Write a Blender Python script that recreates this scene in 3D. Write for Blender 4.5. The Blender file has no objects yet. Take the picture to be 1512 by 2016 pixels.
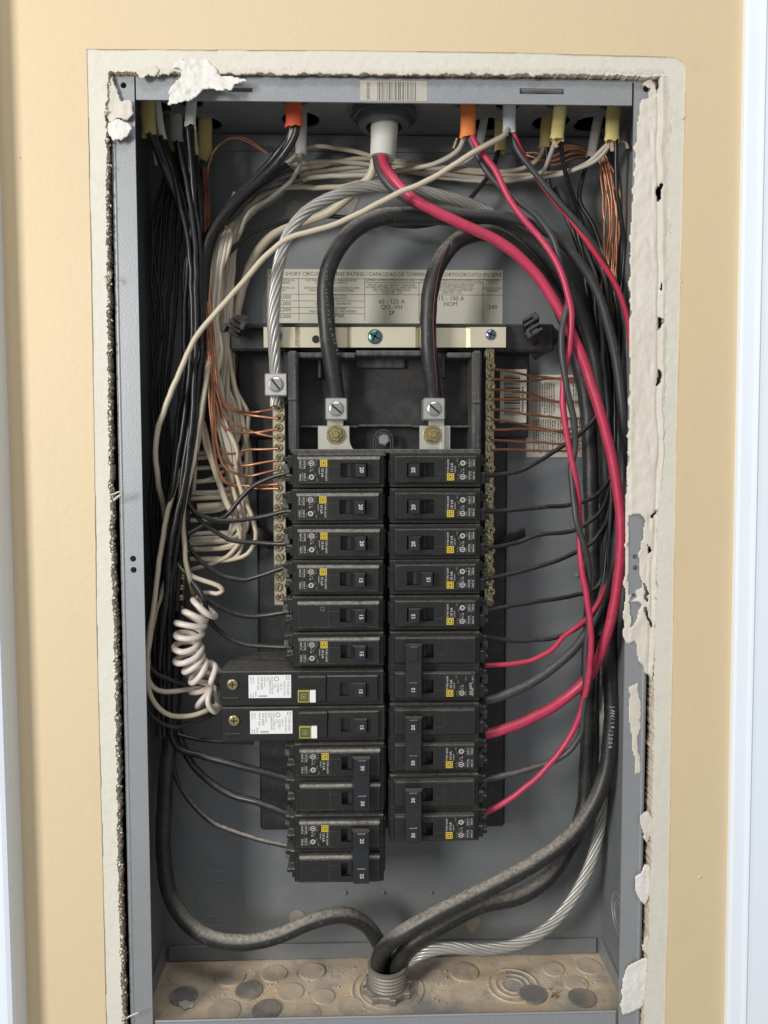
import bpy, bmesh, math, random
from mathutils import Matrix, Vector, noise

random.seed(7)
SC = bpy.context.scene
COL = SC.collection
MM = 0.001

# ------------------------------------------------------------------ camera
F_PX = 1515.0                       # focal length for a 1512 x 2016 frame
PSI, TH, RO, DIST = 0.0281810, 0.0577929, 0.0016165, 525.9   # yaw, pitch, roll, distance (mm)
ROT = (Matrix.Rotation(-PSI, 3, 'Z') @ Matrix.Rotation(math.pi/2 - TH, 3, 'X') @ Matrix.Rotation(-RO, 3, 'Z'))
cam_d = bpy.data.cameras.new('camera')
cam = bpy.data.objects.new('camera', cam_d)
COL.objects.link(cam)
cam_d.sensor_fit = 'VERTICAL'
cam_d.sensor_height = 24.0
cam_d.lens = 24.0*F_PX/2016.0
cam_d.clip_start = 0.01
cam_d.clip_end = 50
cam.matrix_world = Matrix.Translation((0, -DIST*MM, 0)) @ ROT.to_4x4()
SC.camera = cam
SC.render.resolution_x, SC.render.resolution_y = 768, 1024

# ------------------------------------------------------------------ light
w = bpy.data.worlds.new('World'); SC.world = w
w.use_nodes = True
bg = w.node_tree.nodes['Background']
bg.inputs[0].default_value = (0.97, 0.98, 1.0, 1)
bg.inputs[1].default_value = 0.34

def area(name, loc, target, size, power, color):
    l = bpy.data.lights.new(name, 'AREA'); l.shape = 'RECTANGLE'
    l.size, l.size_y = size; l.energy = power; l.color = color
    o = bpy.data.objects.new(name, l); COL.objects.link(o)
    o.location = loc
    o.rotation_euler = (Vector(target)-Vector(loc)).to_track_quat('-Z', 'Y').to_euler()
    return o
area('window_light', (-1.10, -1.30, 0.30), (0, 0, -0.08), (0.36, 0.6), 23.5, (1.0, 0.985, 0.955))
area('ceiling_light', (-0.10, -1.15, 1.70), (0, 0, -0.1), (0.9, 0.4), 10.0, (0.97, 0.98, 1.0))

SC.view_settings.view_transform = 'Standard'
SC.view_settings.look = 'None'
SC.view_settings.exposure = 0.0
SC.view_settings.gamma = 1.0

# ------------------------------------------------------------------ geometry helpers
def ray(px, py):
    return ROT @ Vector(((px-756.0)/F_PX, -(py-1008.0)/F_PX, -1.0))
def at(px, py, Y):                  # photo pixel -> point (mm) at depth Y behind the front of the box
    d = ray(px, py); t = (Y + DIST)/d.y
    return Vector((d.x*t, Y, d.z*t))
def at_z(px, py, Z):                # photo pixel -> point (mm) at height Z
    d = ray(px, py); t = Z/d.z
    return Vector((d.x*t, -DIST + d.y*t, Z))

class MB:
    def __init__(self):
        self.v = []; self.f = []; self.m = []; self.s = []
    def add(self, verts, faces, mi=0, smooth=False):
        b = len(self.v)
        self.v += [Vector(p) for p in verts]
        for fc in faces:
            self.f.append([b+i for i in fc]); self.m.append(mi); self.s.append(smooth)
    def cbox(self, x0, x1, y0, y1, z0, z1, c=0.0, mi=0, mat=None):
        if x0 > x1: x0, x1 = x1, x0
        if y0 > y1: y0, y1 = y1, y0
        if z0 > z1: z0, z1 = z1, z0
        c = min(c, (x1-x0)*.45, (y1-y0)*.45, (z1-z0)*.45)
        X, Y, Z = (x0, x1), (y0, y1), (z0, z1)
        if c <= 0:
            vs = [(X[i], Y[j], Z[k]) for i in (0, 1) for j in (0, 1) for k in (0, 1)]
            fs = [(0,1,3,2),(4,6,7,5),(0,4,5,1),(2,3,7,6),(0,2,6,4),(1,5,7,3)]
        else:
            vs = []; idx = {}
            sg = lambda i: 1 if i == 0 else -1
            for i in (0, 1):
                for j in (0, 1):
                    for k in (0, 1):
                        for a in range(3):
                            p = [X[i]+sg(i)*c, Y[j]+sg(j)*c, Z[k]+sg(k)*c]
                            p[a] = (X[i], Y[j], Z[k])[a]
                            idx[(i, j, k, a)] = len(vs); vs.append(p)
            fs = []
            q = [(0,0),(1,0),(1,1),(0,1)]
            for i in (0, 1): fs.append([idx[(i, a, b, 0)] for a, b in q])
            for i in (0, 1): fs.append([idx[(a, i, b, 1)] for a, b in q])
            for i in (0, 1): fs.append([idx[(a, b, i, 2)] for a, b in q])
            for i in (0, 1):
                for j in (0, 1):
                    fs.append([idx[(i,j,0,0)], idx[(i,j,1,0)], idx[(i,j,1,1)], idx[(i,j,0,1)]])
                    fs.append([idx[(i,0,j,0)], idx[(i,1,j,0)], idx[(i,1,j,2)], idx[(i,0,j,2)]])
                    fs.append([idx[(0,i,j,1)], idx[(1,i,j,1)], idx[(1,i,j,2)], idx[(0,i,j,2)]])
            for i in (0, 1):
                for j in (0, 1):
                    for k in (0, 1): fs.append([idx[(i,j,k,0)], idx[(i,j,k,1)], idx[(i,j,k,2)]])
        ctr = Vector(((x0+x1)/2, (y0+y1)/2, (z0+z1)/2))
        out = []
        for fc in fs:                      # outward winding
            P = [Vector(vs[i]) for i in fc]
            n = (P[1]-P[0]).cross(P[2]-P[0])
            m = sum(P, Vector())/len(P) - ctr
            out.append(fc if n.dot(m) > 0 else fc[::-1])
        if mat is not None: vs = [mat @ Vector(p) for p in vs]
        self.add(vs, out, mi)
    def disc_stack(self, centre, axis, prof, n=20, mi=0, smooth=False, cap0=True, cap1=True, up=None):
        # lathe: prof = [(distance along axis, radius)]
        a = Vector(axis).normalized(); c = Vector(centre)
        u = a.orthogonal().normalized() if up is None else Vector(up).normalized()
        v = a.cross(u)
        vs = []
        for t, r in prof:
            for k in range(n):
                g = 2*math.pi*k/n
                vs.append(c + a*t + (u*math.cos(g) + v*math.sin(g))*r)
        fs = []
        for i in range(len(prof)-1):
            for k in range(n):
                k2 = (k+1) % n
                fs.append((i*n+k, i*n+k2, (i+1)*n+k2, (i+1)*n+k))
        self.add(vs, fs, mi, smooth)
        b = len(prof)-1
        if cap0: self.add(vs[:n], [tuple(range(n))[::-1]], mi)
        if cap1: self.add(vs[b*n:], [tuple(range(n))], mi)
    def tube(self, pts, rad, n=8, mi=0, flat=None, caps=True, ry=None):
        # pts: dense list of points; rad: number or list; flat: (normal axis, ratio)
        m = len(pts)
        T = []
        for i in range(m):
            d = pts[min(i+1, m-1)] - pts[max(i-1, 0)]
            T.append(d.normalized() if d.length > 1e-9 else Vector((0, 0, -1)))
        if flat is not None:
            u = (Vector((1, 0, 0)) - T[0]*T[0].x).normalized()
        else:
            u = T[0].orthogonal().normalized()
        vs = []
        for i in range(m):
            u = (u - T[i]*u.dot(T[i]))
            u = u.normalized() if u.length > 1e-6 else T[i].orthogonal().normalized()
            v = T[i].cross(u)
            r = rad[i] if isinstance(rad, list) else rad
            for k in range(n):
                g = 2*math.pi*k/n
                e = flat if flat is not None else 1.0
                vs.append(pts[i] + u*(math.cos(g)*r) + v*(math.sin(g)*r*e))
        fs = []
        for i in range(m-1):
            for k in range(n):
                k2 = (k+1) % n
                fs.append((i*n+k, i*n+k2, (i+1)*n+k2, (i+1)*n+k))
        self.add(vs, fs, mi, True)
        if caps:
            self.add(vs[:n], [tuple(range(n))[::-1]], mi)
            self.add(vs[-n:], [tuple(range(n))], mi)
    def prism(self, poly, z0, z1, mi=0):   # poly in (x, y), extruded along z
        n = len(poly)
        vs = [(x, y, z0) for x, y in poly] + [(x, y, z1) for x, y in poly]
        ar = sum(poly[i][0]*poly[(i+1) % n][1]-poly[(i+1) % n][0]*poly[i][1] for i in range(n))
        fs = [tuple(range(n))[::-1], tuple(range(n, 2*n))] + [(i, (i+1) % n, n+(i+1) % n, n+i) for i in range(n)]
        if ar < 0: fs = [fc[::-1] for fc in fs]
        self.add(vs, fs, mi)
    def rings(self, rs, mi=0, cap=True):   # rectangle rings (x0,x1,z0,z1,y) lofted front to back
        vs = []
        for x0, x1, z0, z1, y in rs:
            vs += [(x0, y, z0), (x1, y, z0), (x1, y, z1), (x0, y, z1)]
        fs = []
        for i in range(len(rs)-1):
            for k in range(4):
                k2 = (k+1) % 4
                fs.append((i*4+k, i*4+k2, i*4+4+k2, i*4+4+k))
        if cap: b = (len(rs)-1)*4; fs.append((b, b+1, b+2, b+3))
        self.add(vs, fs, mi)
    def mesh(self, name, mats, origin=(0, 0, 0)):
        o = Vector(origin)
        me = bpy.data.meshes.new(name)
        me.from_pydata([(p-o)*MM for p in self.v], [], self.f)
        for mt in (mats if isinstance(mats, (list, tuple)) else [mats]): me.materials.append(mt)
        me.polygons.foreach_set('material_index', self.m)
        me.polygons.foreach_set('use_smooth', self.s)
        me.update()
        return me
    def build(self, name, mats, parent=None, origin=None, **kw):
        if origin is None:
            if parent is not None: origin = Vector(worldpos(parent))/MM
            else: origin = self.v[0] if self.v else Vector()
        me = self.mesh(name, mats, origin)
        ob = bpy.data.objects.new(name, me); COL.objects.link(ob)
        if parent is not None: ob.parent = parent
        else: ob.location = Vector(origin)*MM
        tag(ob, **kw)
        return ob

def worldpos(o):
    p = Vector(o.location)
    while o.parent is not None:
        o = o.parent; p = p + Vector(o.location)
    return p
def tag(o, label=None, cat=None, group=None, kind=None):
    if label: o['label'] = label
    if cat: o['category'] = cat
    if group: o['group'] = group
    if kind: o['kind'] = kind
    return o
def empty(name, loc, label, cat, group=None, rot=None):
    o = bpy.data.objects.new(name, None); COL.objects.link(o)
    o.empty_display_size = 0.01
    o.location = Vector(loc)*MM
    if rot: o.rotation_euler = rot
    return tag(o, label, cat, group)
def copy_tree(o, parent=None):
    c = o.copy(); COL.objects.link(c); c.parent = parent
    for ch in o.children: copy_tree(ch, c)
    return c

def spline(pts, step=4.0):
    P = [Vector(p) for p in pts]
    if len(P) == 2: P = [P[0], (P[0]+P[1])/2, P[1]]
    out = []
    n = len(P)
    for i in range(n-1):
        p0 = P[i-1] if i > 0 else P[0]*2-P[1]
        p3 = P[i+2] if i+2 < n else P[-1]*2-P[-2]
        p1, p2 = P[i], P[i+1]
        t0 = 0.0
        t1 = t0 + max((p1-p0).length, 1e-3)**.5
        t2 = t1 + max((p2-p1).length, 1e-3)**.5
        t3 = t2 + max((p3-p2).length, 1e-3)**.5
        k = max(2, int((p2-p1).length/step))
        for j in range(k):
            t = t1 + (t2-t1)*j/k
            A1 = p0*((t1-t)/(t1-t0)) + p1*((t-t0)/(t1-t0))
            A2 = p1*((t2-t)/(t2-t1)) + p2*((t-t1)/(t2-t1))
            A3 = p2*((t3-t)/(t3-t2)) + p3*((t-t2)/(t3-t2))
            B1 = A1*((t2-t)/(t2-t0)) + A2*((t-t0)/(t2-t0))
            B2 = A2*((t3-t)/(t3-t1)) + A3*((t-t1)/(t3-t1))
            out.append(B1*((t2-t)/(t2-t1)) + B2*((t-t1)/(t2-t1)))
    out.append(P[-1])
    return out
def pxs(pts): return [at(*p) for p in pts]

TXT = {}
def text2d(s, size, align='LEFT', bold=0.0):
    key = (s, align, bold)
    if key not in TXT:
        cu = bpy.data.curves.new('lettering', 'FONT')
        cu.body = s; cu.size = 1.0; cu.align_x = align; cu.align_y = 'CENTER'
        cu.resolution_u = 2; cu.offset = bold
        ob = bpy.data.objects.new('lettering', cu)
        me = bpy.data.meshes.new_from_object(ob)
        TXT[key] = ([(v.co.x, v.co.y) for v in me.vertices], [tuple(p.vertices) for p in me.polygons])
        bpy.data.objects.remove(ob); bpy.data.meshes.remove(me); bpy.data.curves.remove(cu)
    vs, fs = TXT[key]
    return [(x*size, y*size) for x, y in vs], fs
def put_text(mb, s, size, x, y, z, ang=0.0, align='LEFT', bold=0.0, mi=0, sx=1.0):
    vs, fs = text2d(s, size, align, bold)
    c, sn = math.cos(ang), math.sin(ang)
    mb.add([(x + (a*sx)*c - b*sn, y, z + (a*sx)*sn + b*c) for a, b in vs], fs, mi)
def quad(mb, x0, x1, z0, z1, y, mi=0):
    mb.add([(x0, y, z0), (x1, y, z0), (x1, y, z1), (x0, y, z1)], [(0, 1, 2, 3)], mi)
def ring2d(mb, x, y, z, r0, r1, n=16, mi=0):
    vs = []
    for r in (r0, r1):
        for k in range(n):
            g = 2*math.pi*k/n; vs.append((x+r*math.cos(g), y, z+r*math.sin(g)))
    mb.add(vs, [(k, n+k, n+(k+1) % n, (k+1) % n) for k in range(n)], mi)
def frame2d(mb, x0, x1, z0, z1, y, t, mi=0):
    quad(mb, x0, x1, z0, z0+t, y, mi); quad(mb, x0, x1, z1-t, z1, y, mi)
    quad(mb, x0, x0+t, z0+t, z1-t, y, mi); quad(mb, x1-t, x1, z0+t, z1-t, y, mi)

def plate(outline, holes, y0, y1, mi_face=0, mi_edge=0):
    """flat sheet in the XZ plane with holes, front at y0, back at y1"""
    cu = bpy.data.curves.new('sheet', 'CURVE'); cu.dimensions = '2D'; cu.fill_mode = 'BOTH'
    cu.extrude = (y1-y0)/2
    for lp in [outline]+list(holes):
        sp = cu.splines.new('POLY'); sp.points.add(len(lp)-1)
        for i, p in enumerate(lp): sp.points[i].co = (p[0], p[1], 0, 1)
        sp.use_cyclic_u = True
    ob = bpy.data.objects.new('sheet', cu)
    me = bpy.data.meshes.new_from_object(ob)
    yc = (y0+y1)/2
    mb = MB()
    vs = [(v.co.x, yc-v.co.z, v.co.y) for v in me.vertices]
    b = 0
    mb.v = [Vector(p) for p in vs]
    for p in me.polygons:
        mb.f.append(list(p.vertices)); mb.s.append(False)
        mb.m.append(mi_face if abs(p.normal.z) > 0.7 else mi_edge)
    bpy.data.objects.remove(ob); bpy.data.meshes.remove(me); bpy.data.curves.remove(cu)
    return mb
def circ(x, z, r, n=20, rz=None):
    rz = r if rz is None else rz
    return [(x+r*math.cos(2*math.pi*k/n), z+rz*math.sin(2*math.pi*k/n)) for k in range(n)]
def slot(x, z, hw, hh):
    return [(x-hw, z-hh), (x+hw, z-hh), (x+hw, z+hh), (x-hw, z+hh)]

def inside(p, poly):
    x, y = p; r = False; n = len(poly); j = n-1
    for i in range(n):
        xi, yi = poly[i]; xj, yj = poly[j]
        if (yi > y) != (yj > y) and x < (xj-xi)*(y-yi)/(yj-yi)+xi: r = not r
        j = i
    return r
def crust(polys, holes, step, base, hfun, thick=1.6, jit=0.25):
    """irregular paint sheet: cells of a pixel grid inside polys minus holes, front at base(px,py)-hfun, with edges turned back"""
    xs = [p[0] for q in polys for p in q]; ys = [p[1] for q in polys for p in q]
    x0, y0 = min(xs), min(ys)
    nx = int((max(xs)-x0)/step)+1; ny = int((max(ys)-y0)/step)+1
    cell = {}
    for i in range(nx):
        for j in range(ny):
            c = (x0+(i+.5)*step, y0+(j+.5)*step)
            jx = c[0] + 5*noise.noise(Vector((c[0]*.06, c[1]*.06, 3.1))); jy = c[1] + 5*noise.noise(Vector((c[0]*.06, c[1]*.06, 9.7)))
            if any(inside((jx, jy), q) for q in polys) and not any(inside((jx, jy), q) for q in holes): cell[(i, j)] = 1
    mb = MB(); idx = {}
    vs = []; fs = []
    nb = {}
    for (i, j) in cell:
        for a, b in ((0, 0), (1, 0), (1, 1), (0, 1)): nb[(i+a, j+b)] = nb.get((i+a, j+b), 0)+1
    # smooth boundary: move boundary vertices toward the mean of their cells
    acc = {}
    for (i, j) in cell:
        for a, b in ((0, 0), (1, 0), (1, 1), (0, 1)):
            q = acc.setdefault((i+a, j+b), [0, 0, 0]); q[0] += i+.5; q[1] += j+.5; q[2] += 1
    def vert(i, j, back):
        k = (i, j, back)
        if k in idx: return idx[k]
        px, py = x0+i*step, y0+j*step
        if nb[(i, j)] < 4:
            q = acc[(i, j)]
            f = 0.55 if nb[(i, j)] == 1 else (0.25 if nb[(i, j)] == 2 else -.2)
            px += ((q[0]/q[2])-i)*step*f; py += ((q[1]/q[2])-j)*step*f
            px += random.uniform(-jit, jit)*step; py += random.uniform(-jit, jit)*step
        Y = base(px, py) - hfun(px, py)
        if nb[(i, j)] < 4 and not back: Y += thick*.35
        if back: Y += thick
        idx[k] = len(vs); vs.append(at(px, py, Y)); return idx[k]
    for (i, j) in cell:
        fs.append((vert(i, j, 0), vert(i, j+1, 0), vert(i+1, j+1, 0), vert(i+1, j, 0)))
        for (di, dj, e) in ((-1, 0, ((0, 0), (0, 1))), (1, 0, ((1, 1), (1, 0))), (0, -1, ((1, 0), (0, 0))), (0, 1, ((0, 1), (1, 1)))):
            if (i+di, j+dj) not in cell:
                (a, b), (c, d) = e
                fs.append((vert(i+a, j+b, 0), vert(i+a, j+b, 1), vert(i+c, j+d, 1), vert(i+c, j+d, 0)))
    mb.add(vs, fs, 0, True)
    return mb

# ------------------------------------------------------------------ materials
def mat(name, col, rough=0.5, metal=0.0, var=None, bump=None, dust=None, spec=None, speck=None, coat=0.0):
    m = bpy.data.materials.new(name); m.use_nodes = True
    nt = m.node_tree; N = nt.nodes; L = nt.links
    b = N['Principled BSDF']
    b.inputs['Roughness'].default_value = rough
    b.inputs['Metallic'].default_value = metal
    if spec is not None: b.inputs['Specular IOR Level'].default_value = spec
    if coat: b.inputs['Coat Weight'].default_value = coat
    tc = N.new('ShaderNodeTexCoord'); geo = N.new('ShaderNodeNewGeometry')
    P = geo.outputs['Position']
    cur = None
    rgb = N.new('ShaderNodeRGB'); rgb.outputs[0].default_value = (*col, 1); cur = rgb.outputs[0]
    def mix(fac, c2):
        nonlocal cur
        mx = N.new('ShaderNodeMix'); mx.data_type = 'RGBA'
        L.new(cur, mx.inputs[6]); mx.inputs[7].default_value = (*c2, 1)
        L.new(fac, mx.inputs[0]); cur = mx.outputs[2]
    def nz(scale, detail=4, lo=0.4, hi=0.6, amt=1.0, rough_=0.6, stretch=None):
        t = N.new('ShaderNodeTexNoise'); t.inputs['Scale'].default_value = scale
        t.inputs['Detail'].default_value = detail; t.inputs['Roughness'].default_value = rough_
        if stretch:
            mp = N.new('ShaderNodeMapping'); mp.inputs['Scale'].default_value = stretch
            L.new(P, mp.inputs[0]); L.new(mp.outputs[0], t.inputs['Vector'])
        else: L.new(P, t.inputs['Vector'])
        r = N.new('ShaderNodeMapRange'); r.inputs[1].default_value = lo; r.inputs[2].default_value = hi
        r.inputs[4].default_value = amt
        L.new(t.outputs[0], r.inputs[0]); return r.outputs[0]
    for vv in (var or []):          # (scale, lo, hi, amount, colour2)
        mix(nz(vv[0], 5, vv[1], vv[2], vv[3], stretch=vv[5] if len(vv) > 5 else None), vv[4])
    if speck:                       # (scale, lo, hi, amount, colour)
        mix(nz(speck[0], 2, speck[1], speck[2], speck[3]), speck[4])
    if dust:                        # settled dust, and painted highlights, on faces that look up: (amount, colour)
        sx = N.new('ShaderNodeSeparateXYZ'); L.new(geo.outputs['Normal'], sx.inputs[0])
        r = N.new('ShaderNodeMapRange'); r.inputs[1].default_value = dust[2] if len(dust) > 2 else 0.15; r.inputs[2].default_value = 0.95
        r.inputs[4].default_value = dust[0]; L.new(sx.outputs[2], r.inputs[0])
        mu = N.new('ShaderNodeMath'); mu.operation = 'MULTIPLY'
        L.new(r.outputs[0], mu.inputs[0]); L.new(nz(420, 3, 0.1, 0.75, 1.0), mu.inputs[1])
        mix(mu.outputs[0], dust[1])
    L.new(cur, b.inputs['Base Color'])
    if bump:                        # (scale, strength, distance mm)
        t = N.new('ShaderNodeTexNoise'); t.inputs['Scale'].default_value = bump[0]; t.inputs['Detail'].default_value = 5
        L.new(P, t.inputs['Vector'])
        bp = N.new('ShaderNodeBump'); bp.inputs['Strength'].default_value = bump[1]; bp.inputs['Distance'].default_value = bump[2]*MM
        L.new(t.outputs[0], bp.inputs['Height']); L.new(bp.outputs[0], b.inputs['Normal'])
    return m
DUST = (0.42, 0.34, 0.24)
M = {}
M['paint'] = mat('cream_wall_paint', (0.745, 0.59, 0.365), 0.55, var=[(6, .35, .7, .5, (0.70, 0.535, 0.315)), (3, .4, .65, .5, (0.74, 0.61, 0.41)), (45, .55, .75, .25, (0.66, 0.51, 0.33), (1, 1, .35)), (160, .66, .74, .35, (0.60, 0.48, 0.33))], bump=(240, .3, .7))
M['primer'] = mat('bare_primer', (0.735, 0.715, 0.615), 0.7, var=[(14, .4, .7, .5, (0.70, 0.64, 0.55)), (150, .5, .75, .35, (0.64, 0.58, 0.46)), (40, .6, .75, .3, (0.6, 0.56, 0.5))], bump=(200, .5, 1.0))
M['gypsum'] = mat('torn_gypsum', (0.74, 0.62, 0.48), 0.95, var=[(350, .4, .65, .7, (0.74, 0.66, 0.54)), (110, .45, .7, .4, (0.52, 0.39, 0.26))], bump=(900, .8, 1.0))
M['fuzz'] = mat('paper_fuzz', (0.82, 0.74, 0.62), 0.95, var=[(120, .4, .7, .6, (0.68, 0.57, 0.43))])
M['flake'] = mat('dried_white_paint', (0.69, 0.64, 0.55), 0.55, var=[(120, .4, .7, .5, (0.62, 0.55, 0.45)), (30, .45, .7, .4, (0.74, 0.71, 0.64)), (260, .6, .7, .35, (0.50, 0.43, 0.34)), (500, .6, .75, .3, (0.5, 0.43, 0.33))], bump=(95, .6, 1.6))
M['white_flake'] = mat('chalky_white_paint', (0.78, 0.765, 0.72), 0.5, var=[(160, .45, .7, .45, (0.68, 0.62, 0.54))], bump=(200, .7, 1.6))
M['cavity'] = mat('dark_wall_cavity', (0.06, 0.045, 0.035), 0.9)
M['trim'] = mat('white_gloss_trim', (0.84, 0.91, 0.985), 0.3, var=[(5, .4, .7, .2, (0.82, 0.84, 0.86))])
M['metal'] = mat('grey_enamelled_steel', (0.34, 0.352, 0.364), 0.45, 0.3, var=[(9, .35, .7, .35, (0.24, 0.255, 0.27)), (70, .5, .8, .2, (0.40, 0.41, 0.42))], speck=(1100, .58, .72, .45, (0.58, 0.60, 0.62)), bump=(700, .25, .4))
M['inner'] = mat('shaded_grey_box_steel', (0.22, 0.23, 0.235), 0.5, 0.15, var=[(7, .35, .7, .5, (0.145, 0.165, 0.185)), (40, .5, .75, .35, (0.30, 0.29, 0.27)), (12, .55, .75, .4, (0.33, 0.315, 0.285)), (90, .6, .75, .4, (0.19, 0.185, 0.18), (4, 4, .3))], speck=(1300, .66, .76, .25, (0.4, 0.4, 0.4)), bump=(700, .1, .3))  # same grey paint as the flange, darkened for shade inside the box
M['floor'] = mat('dusty_box_floor', (0.68, 0.565, 0.42), 0.9, var=[(24, .42, .58, .95, (0.74, 0.56, 0.37)), (70, .48, .66, .75, (0.78, 0.64, 0.46)), (17, .5, .64, .9, (0.36, 0.34, 0.31)), (55, .58, .7, .6, (0.30, 0.285, 0.265))], speck=(700, .66, .74, .5, (0.25, 0.17, 0.11)), bump=(400, .5, .8))
M['knock'] = mat('dusty_knockout', (0.56, 0.475, 0.36), 0.85, var=[(60, .42, .6, .9, (0.72, 0.57, 0.40)), (90, .55, .7, .6, (0.36, 0.33, 0.29))], bump=(400, .35, .6))
M['knock_dark'] = mat('bare_knockout', (0.24, 0.225, 0.205), 0.65, var=[(60, .45, .65, .8, (0.46, 0.38, 0.28)), (110, .5, .7, .5, (0.17, 0.165, 0.16))], bump=(400, .2, .4))
M['plug'] = mat('dusty_plug', (0.36, 0.315, 0.25), 0.8, var=[(60, .4, .6, .6, (0.27, 0.25, 0.22))])
M['plastic'] = mat('black_breaker_plastic', (0.018, 0.0175, 0.017), 0.32, var=[(220, .5, .8, .35, (0.05, 0.047, 0.042)), (30, .5, .75, .3, (0.035, 0.033, 0.031))], dust=(0.42, (0.46, 0.43, 0.37)), bump=(900, .12, .25))
M['bevel'] = mat('painted_highlight_plastic_edge', (0.022, 0.0215, 0.02), 0.3, var=[(60, .45, .7, .5, (0.06, 0.056, 0.05), (.6, 1, 2))], dust=(1.0, (0.50, 0.47, 0.40)))  # highlight of the breakers' top edge, put into the colour as a pale layer
M['rib'] = mat('dust_greyed_plastic', (0.045, 0.044, 0.043), 0.55, var=[(90, .42, .7, .8, (0.13, 0.125, 0.118), (3, 3, .25)), (400, .55, .7, .4, (0.2, 0.19, 0.175))], dust=(.6, (0.3, 0.28, 0.25)), bump=(600, .3, .4))
M['term'] = mat('dull_terminal', (0.17, 0.16, 0.145), 0.5, .3, var=[(300, .45, .6, .8, (0.05, 0.05, 0.05))])
M['base'] = mat('black_base_plastic', (0.021, 0.021, 0.0215), 0.5, var=[(120, .5, .7, .6, (0.06, 0.056, 0.05)), (45, .5, .7, .5, (0.05, 0.045, 0.04)), (700, .62, .72, .5, (0.16, 0.15, 0.14))], dust=(0.5, (0.3, 0.27, 0.23)), bump=(700, .25, .4))
M['handle'] = mat('black_handle_plastic', (0.022, 0.0235, 0.027), 0.3, var=[(150, .5, .8, .3, (0.05, 0.05, 0.05))], dust=(0.55, (0.42, 0.38, 0.31)))
M['dark'] = mat('slot_shade_black', (0.006, 0.006, 0.006), 0.6)  # near-black for slots and holes, their shade put into the colour
M['ink_white'] = mat('white_print', (0.60, 0.585, 0.54), 0.6)
M['ink_grey'] = mat('faded_print', (0.24, 0.23, 0.21), 0.6)
M['ink_yellow'] = mat('yellow_print', (0.72, 0.52, 0.03), 0.5)
M['ink_black'] = mat('black_print', (0.05, 0.047, 0.045), 0.6)
M['ink_fade'] = mat('grey_print', (0.16, 0.15, 0.14), 0.6)
M['label_white'] = mat('white_sticker', (0.86, 0.86, 0.86), 0.4)
M['label_old'] = mat('yellowed_sticker', (0.63, 0.605, 0.50), 0.5, var=[(18, .4, .65, .5, (0.57, 0.53, 0.42))])
M['label_grey'] = mat('faded_sticker', (0.50, 0.475, 0.40), 0.5, var=[(60, .4, .65, .6, (0.42, 0.39, 0.33)), (200, .6, .7, .5, (0.35, 0.33, 0.29))])
M['button'] = mat('olive_test_button', (0.36, 0.37, 0.06), 0.4)
M['zinc'] = mat('yellow_zinc_strap', (0.90, 0.82, 0.63), 0.27, 0.55, var=[(30, .35, .7, .5, (0.70, 0.60, 0.40)), (90, .5, .75, .4, (0.86, 0.80, 0.66)), (500, .6, .75, .3, (0.5, 0.44, 0.33))], bump=(300, .08, .3))
M['alum'] = mat('tinned_aluminium', (0.62, 0.61, 0.57), 0.38, 0.8, var=[(150, .4, .7, .4, (0.5, 0.48, 0.43))], bump=(600, .12, .3))
M['tab'] = mat('tin_plated_tab', (0.66, 0.65, 0.57), 0.35, 0.6, var=[(60, .4, .7, .3, (0.56, 0.54, 0.46))])
M['brass'] = mat('brass_screw', (0.60, 0.50, 0.27), 0.3, 0.9, var=[(400, .4, .7, .6, (0.30, 0.25, 0.14))])
M['bar'] = mat('terminal_bar', (0.50, 0.47, 0.38), 0.42, 0.7, var=[(300, .45, .7, .6, (0.24, 0.21, 0.16))], bump=(700, .3, .4))
M['teal'] = mat('green_screw', (0.12, 0.27, 0.23), 0.3, 0.85, var=[(300, .4, .7, .5, (0.20, 0.34, 0.29))])
M['blue'] = mat('blue_zinc_screw', (0.24, 0.30, 0.42), 0.28, 0.9)
M['steel'] = mat('steel_bolt', (0.52, 0.52, 0.51), 0.3, 0.9)
M['conn'] = mat('cast_connector', (0.30, 0.29, 0.27), 0.5, 0.4, dust=(.8, DUST), bump=(500, .2, .4))
M['darkconn'] = mat('dark_connector', (0.10, 0.105, 0.11), 0.45, 0.3)
M['ty'] = mat('yellow_cable_jacket', (0.74, 0.62, 0.24), 0.45, var=[(60, .4, .7, .4, (0.66, 0.54, 0.22))])
M['tyd'] = mat('dull_yellow_jacket', (0.64, 0.52, 0.20), 0.5, var=[(60, .4, .7, .4, (0.52, 0.42, 0.18))])
M['tw'] = mat('white_cable_jacket', (0.74, 0.72, 0.67), 0.45, var=[(60, .4, .7, .3, (0.5, 0.49, 0.46))])
M['tg'] = mat('grey_cable_jacket', (0.56, 0.55, 0.51), 0.5, var=[(60, .4, .7, .3, (0.46, 0.45, 0.42))])
M['tbg'] = mat('pale_blue_jacket', (0.70, 0.76, 0.80), 0.45)
M['tor'] = mat('orange_cable_jacket', (0.90, 0.27, 0.08), 0.4, var=[(60, .4, .7, .3, (0.75, 0.2, 0.06))])
M['tred'] = mat('red_orange_jacket', (0.85, 0.15, 0.07), 0.4, var=[(60, .4, .7, .3, (0.66, 0.1, 0.05))])
M['paper'] = mat('kraft_filler_paper', (0.55, 0.43, 0.29), 0.9, bump=(500, .5, .5))
M['K'] = mat('black_insulation', (0.016, 0.016, 0.017), 0.34, var=[(60, .5, .75, .4, (0.04, 0.039, 0.037))], dust=(.30, (0.33, 0.29, 0.24)), bump=(260, .12, .5), speck=(420, .6, .72, .5, (0.10, 0.097, 0.09)))
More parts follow.
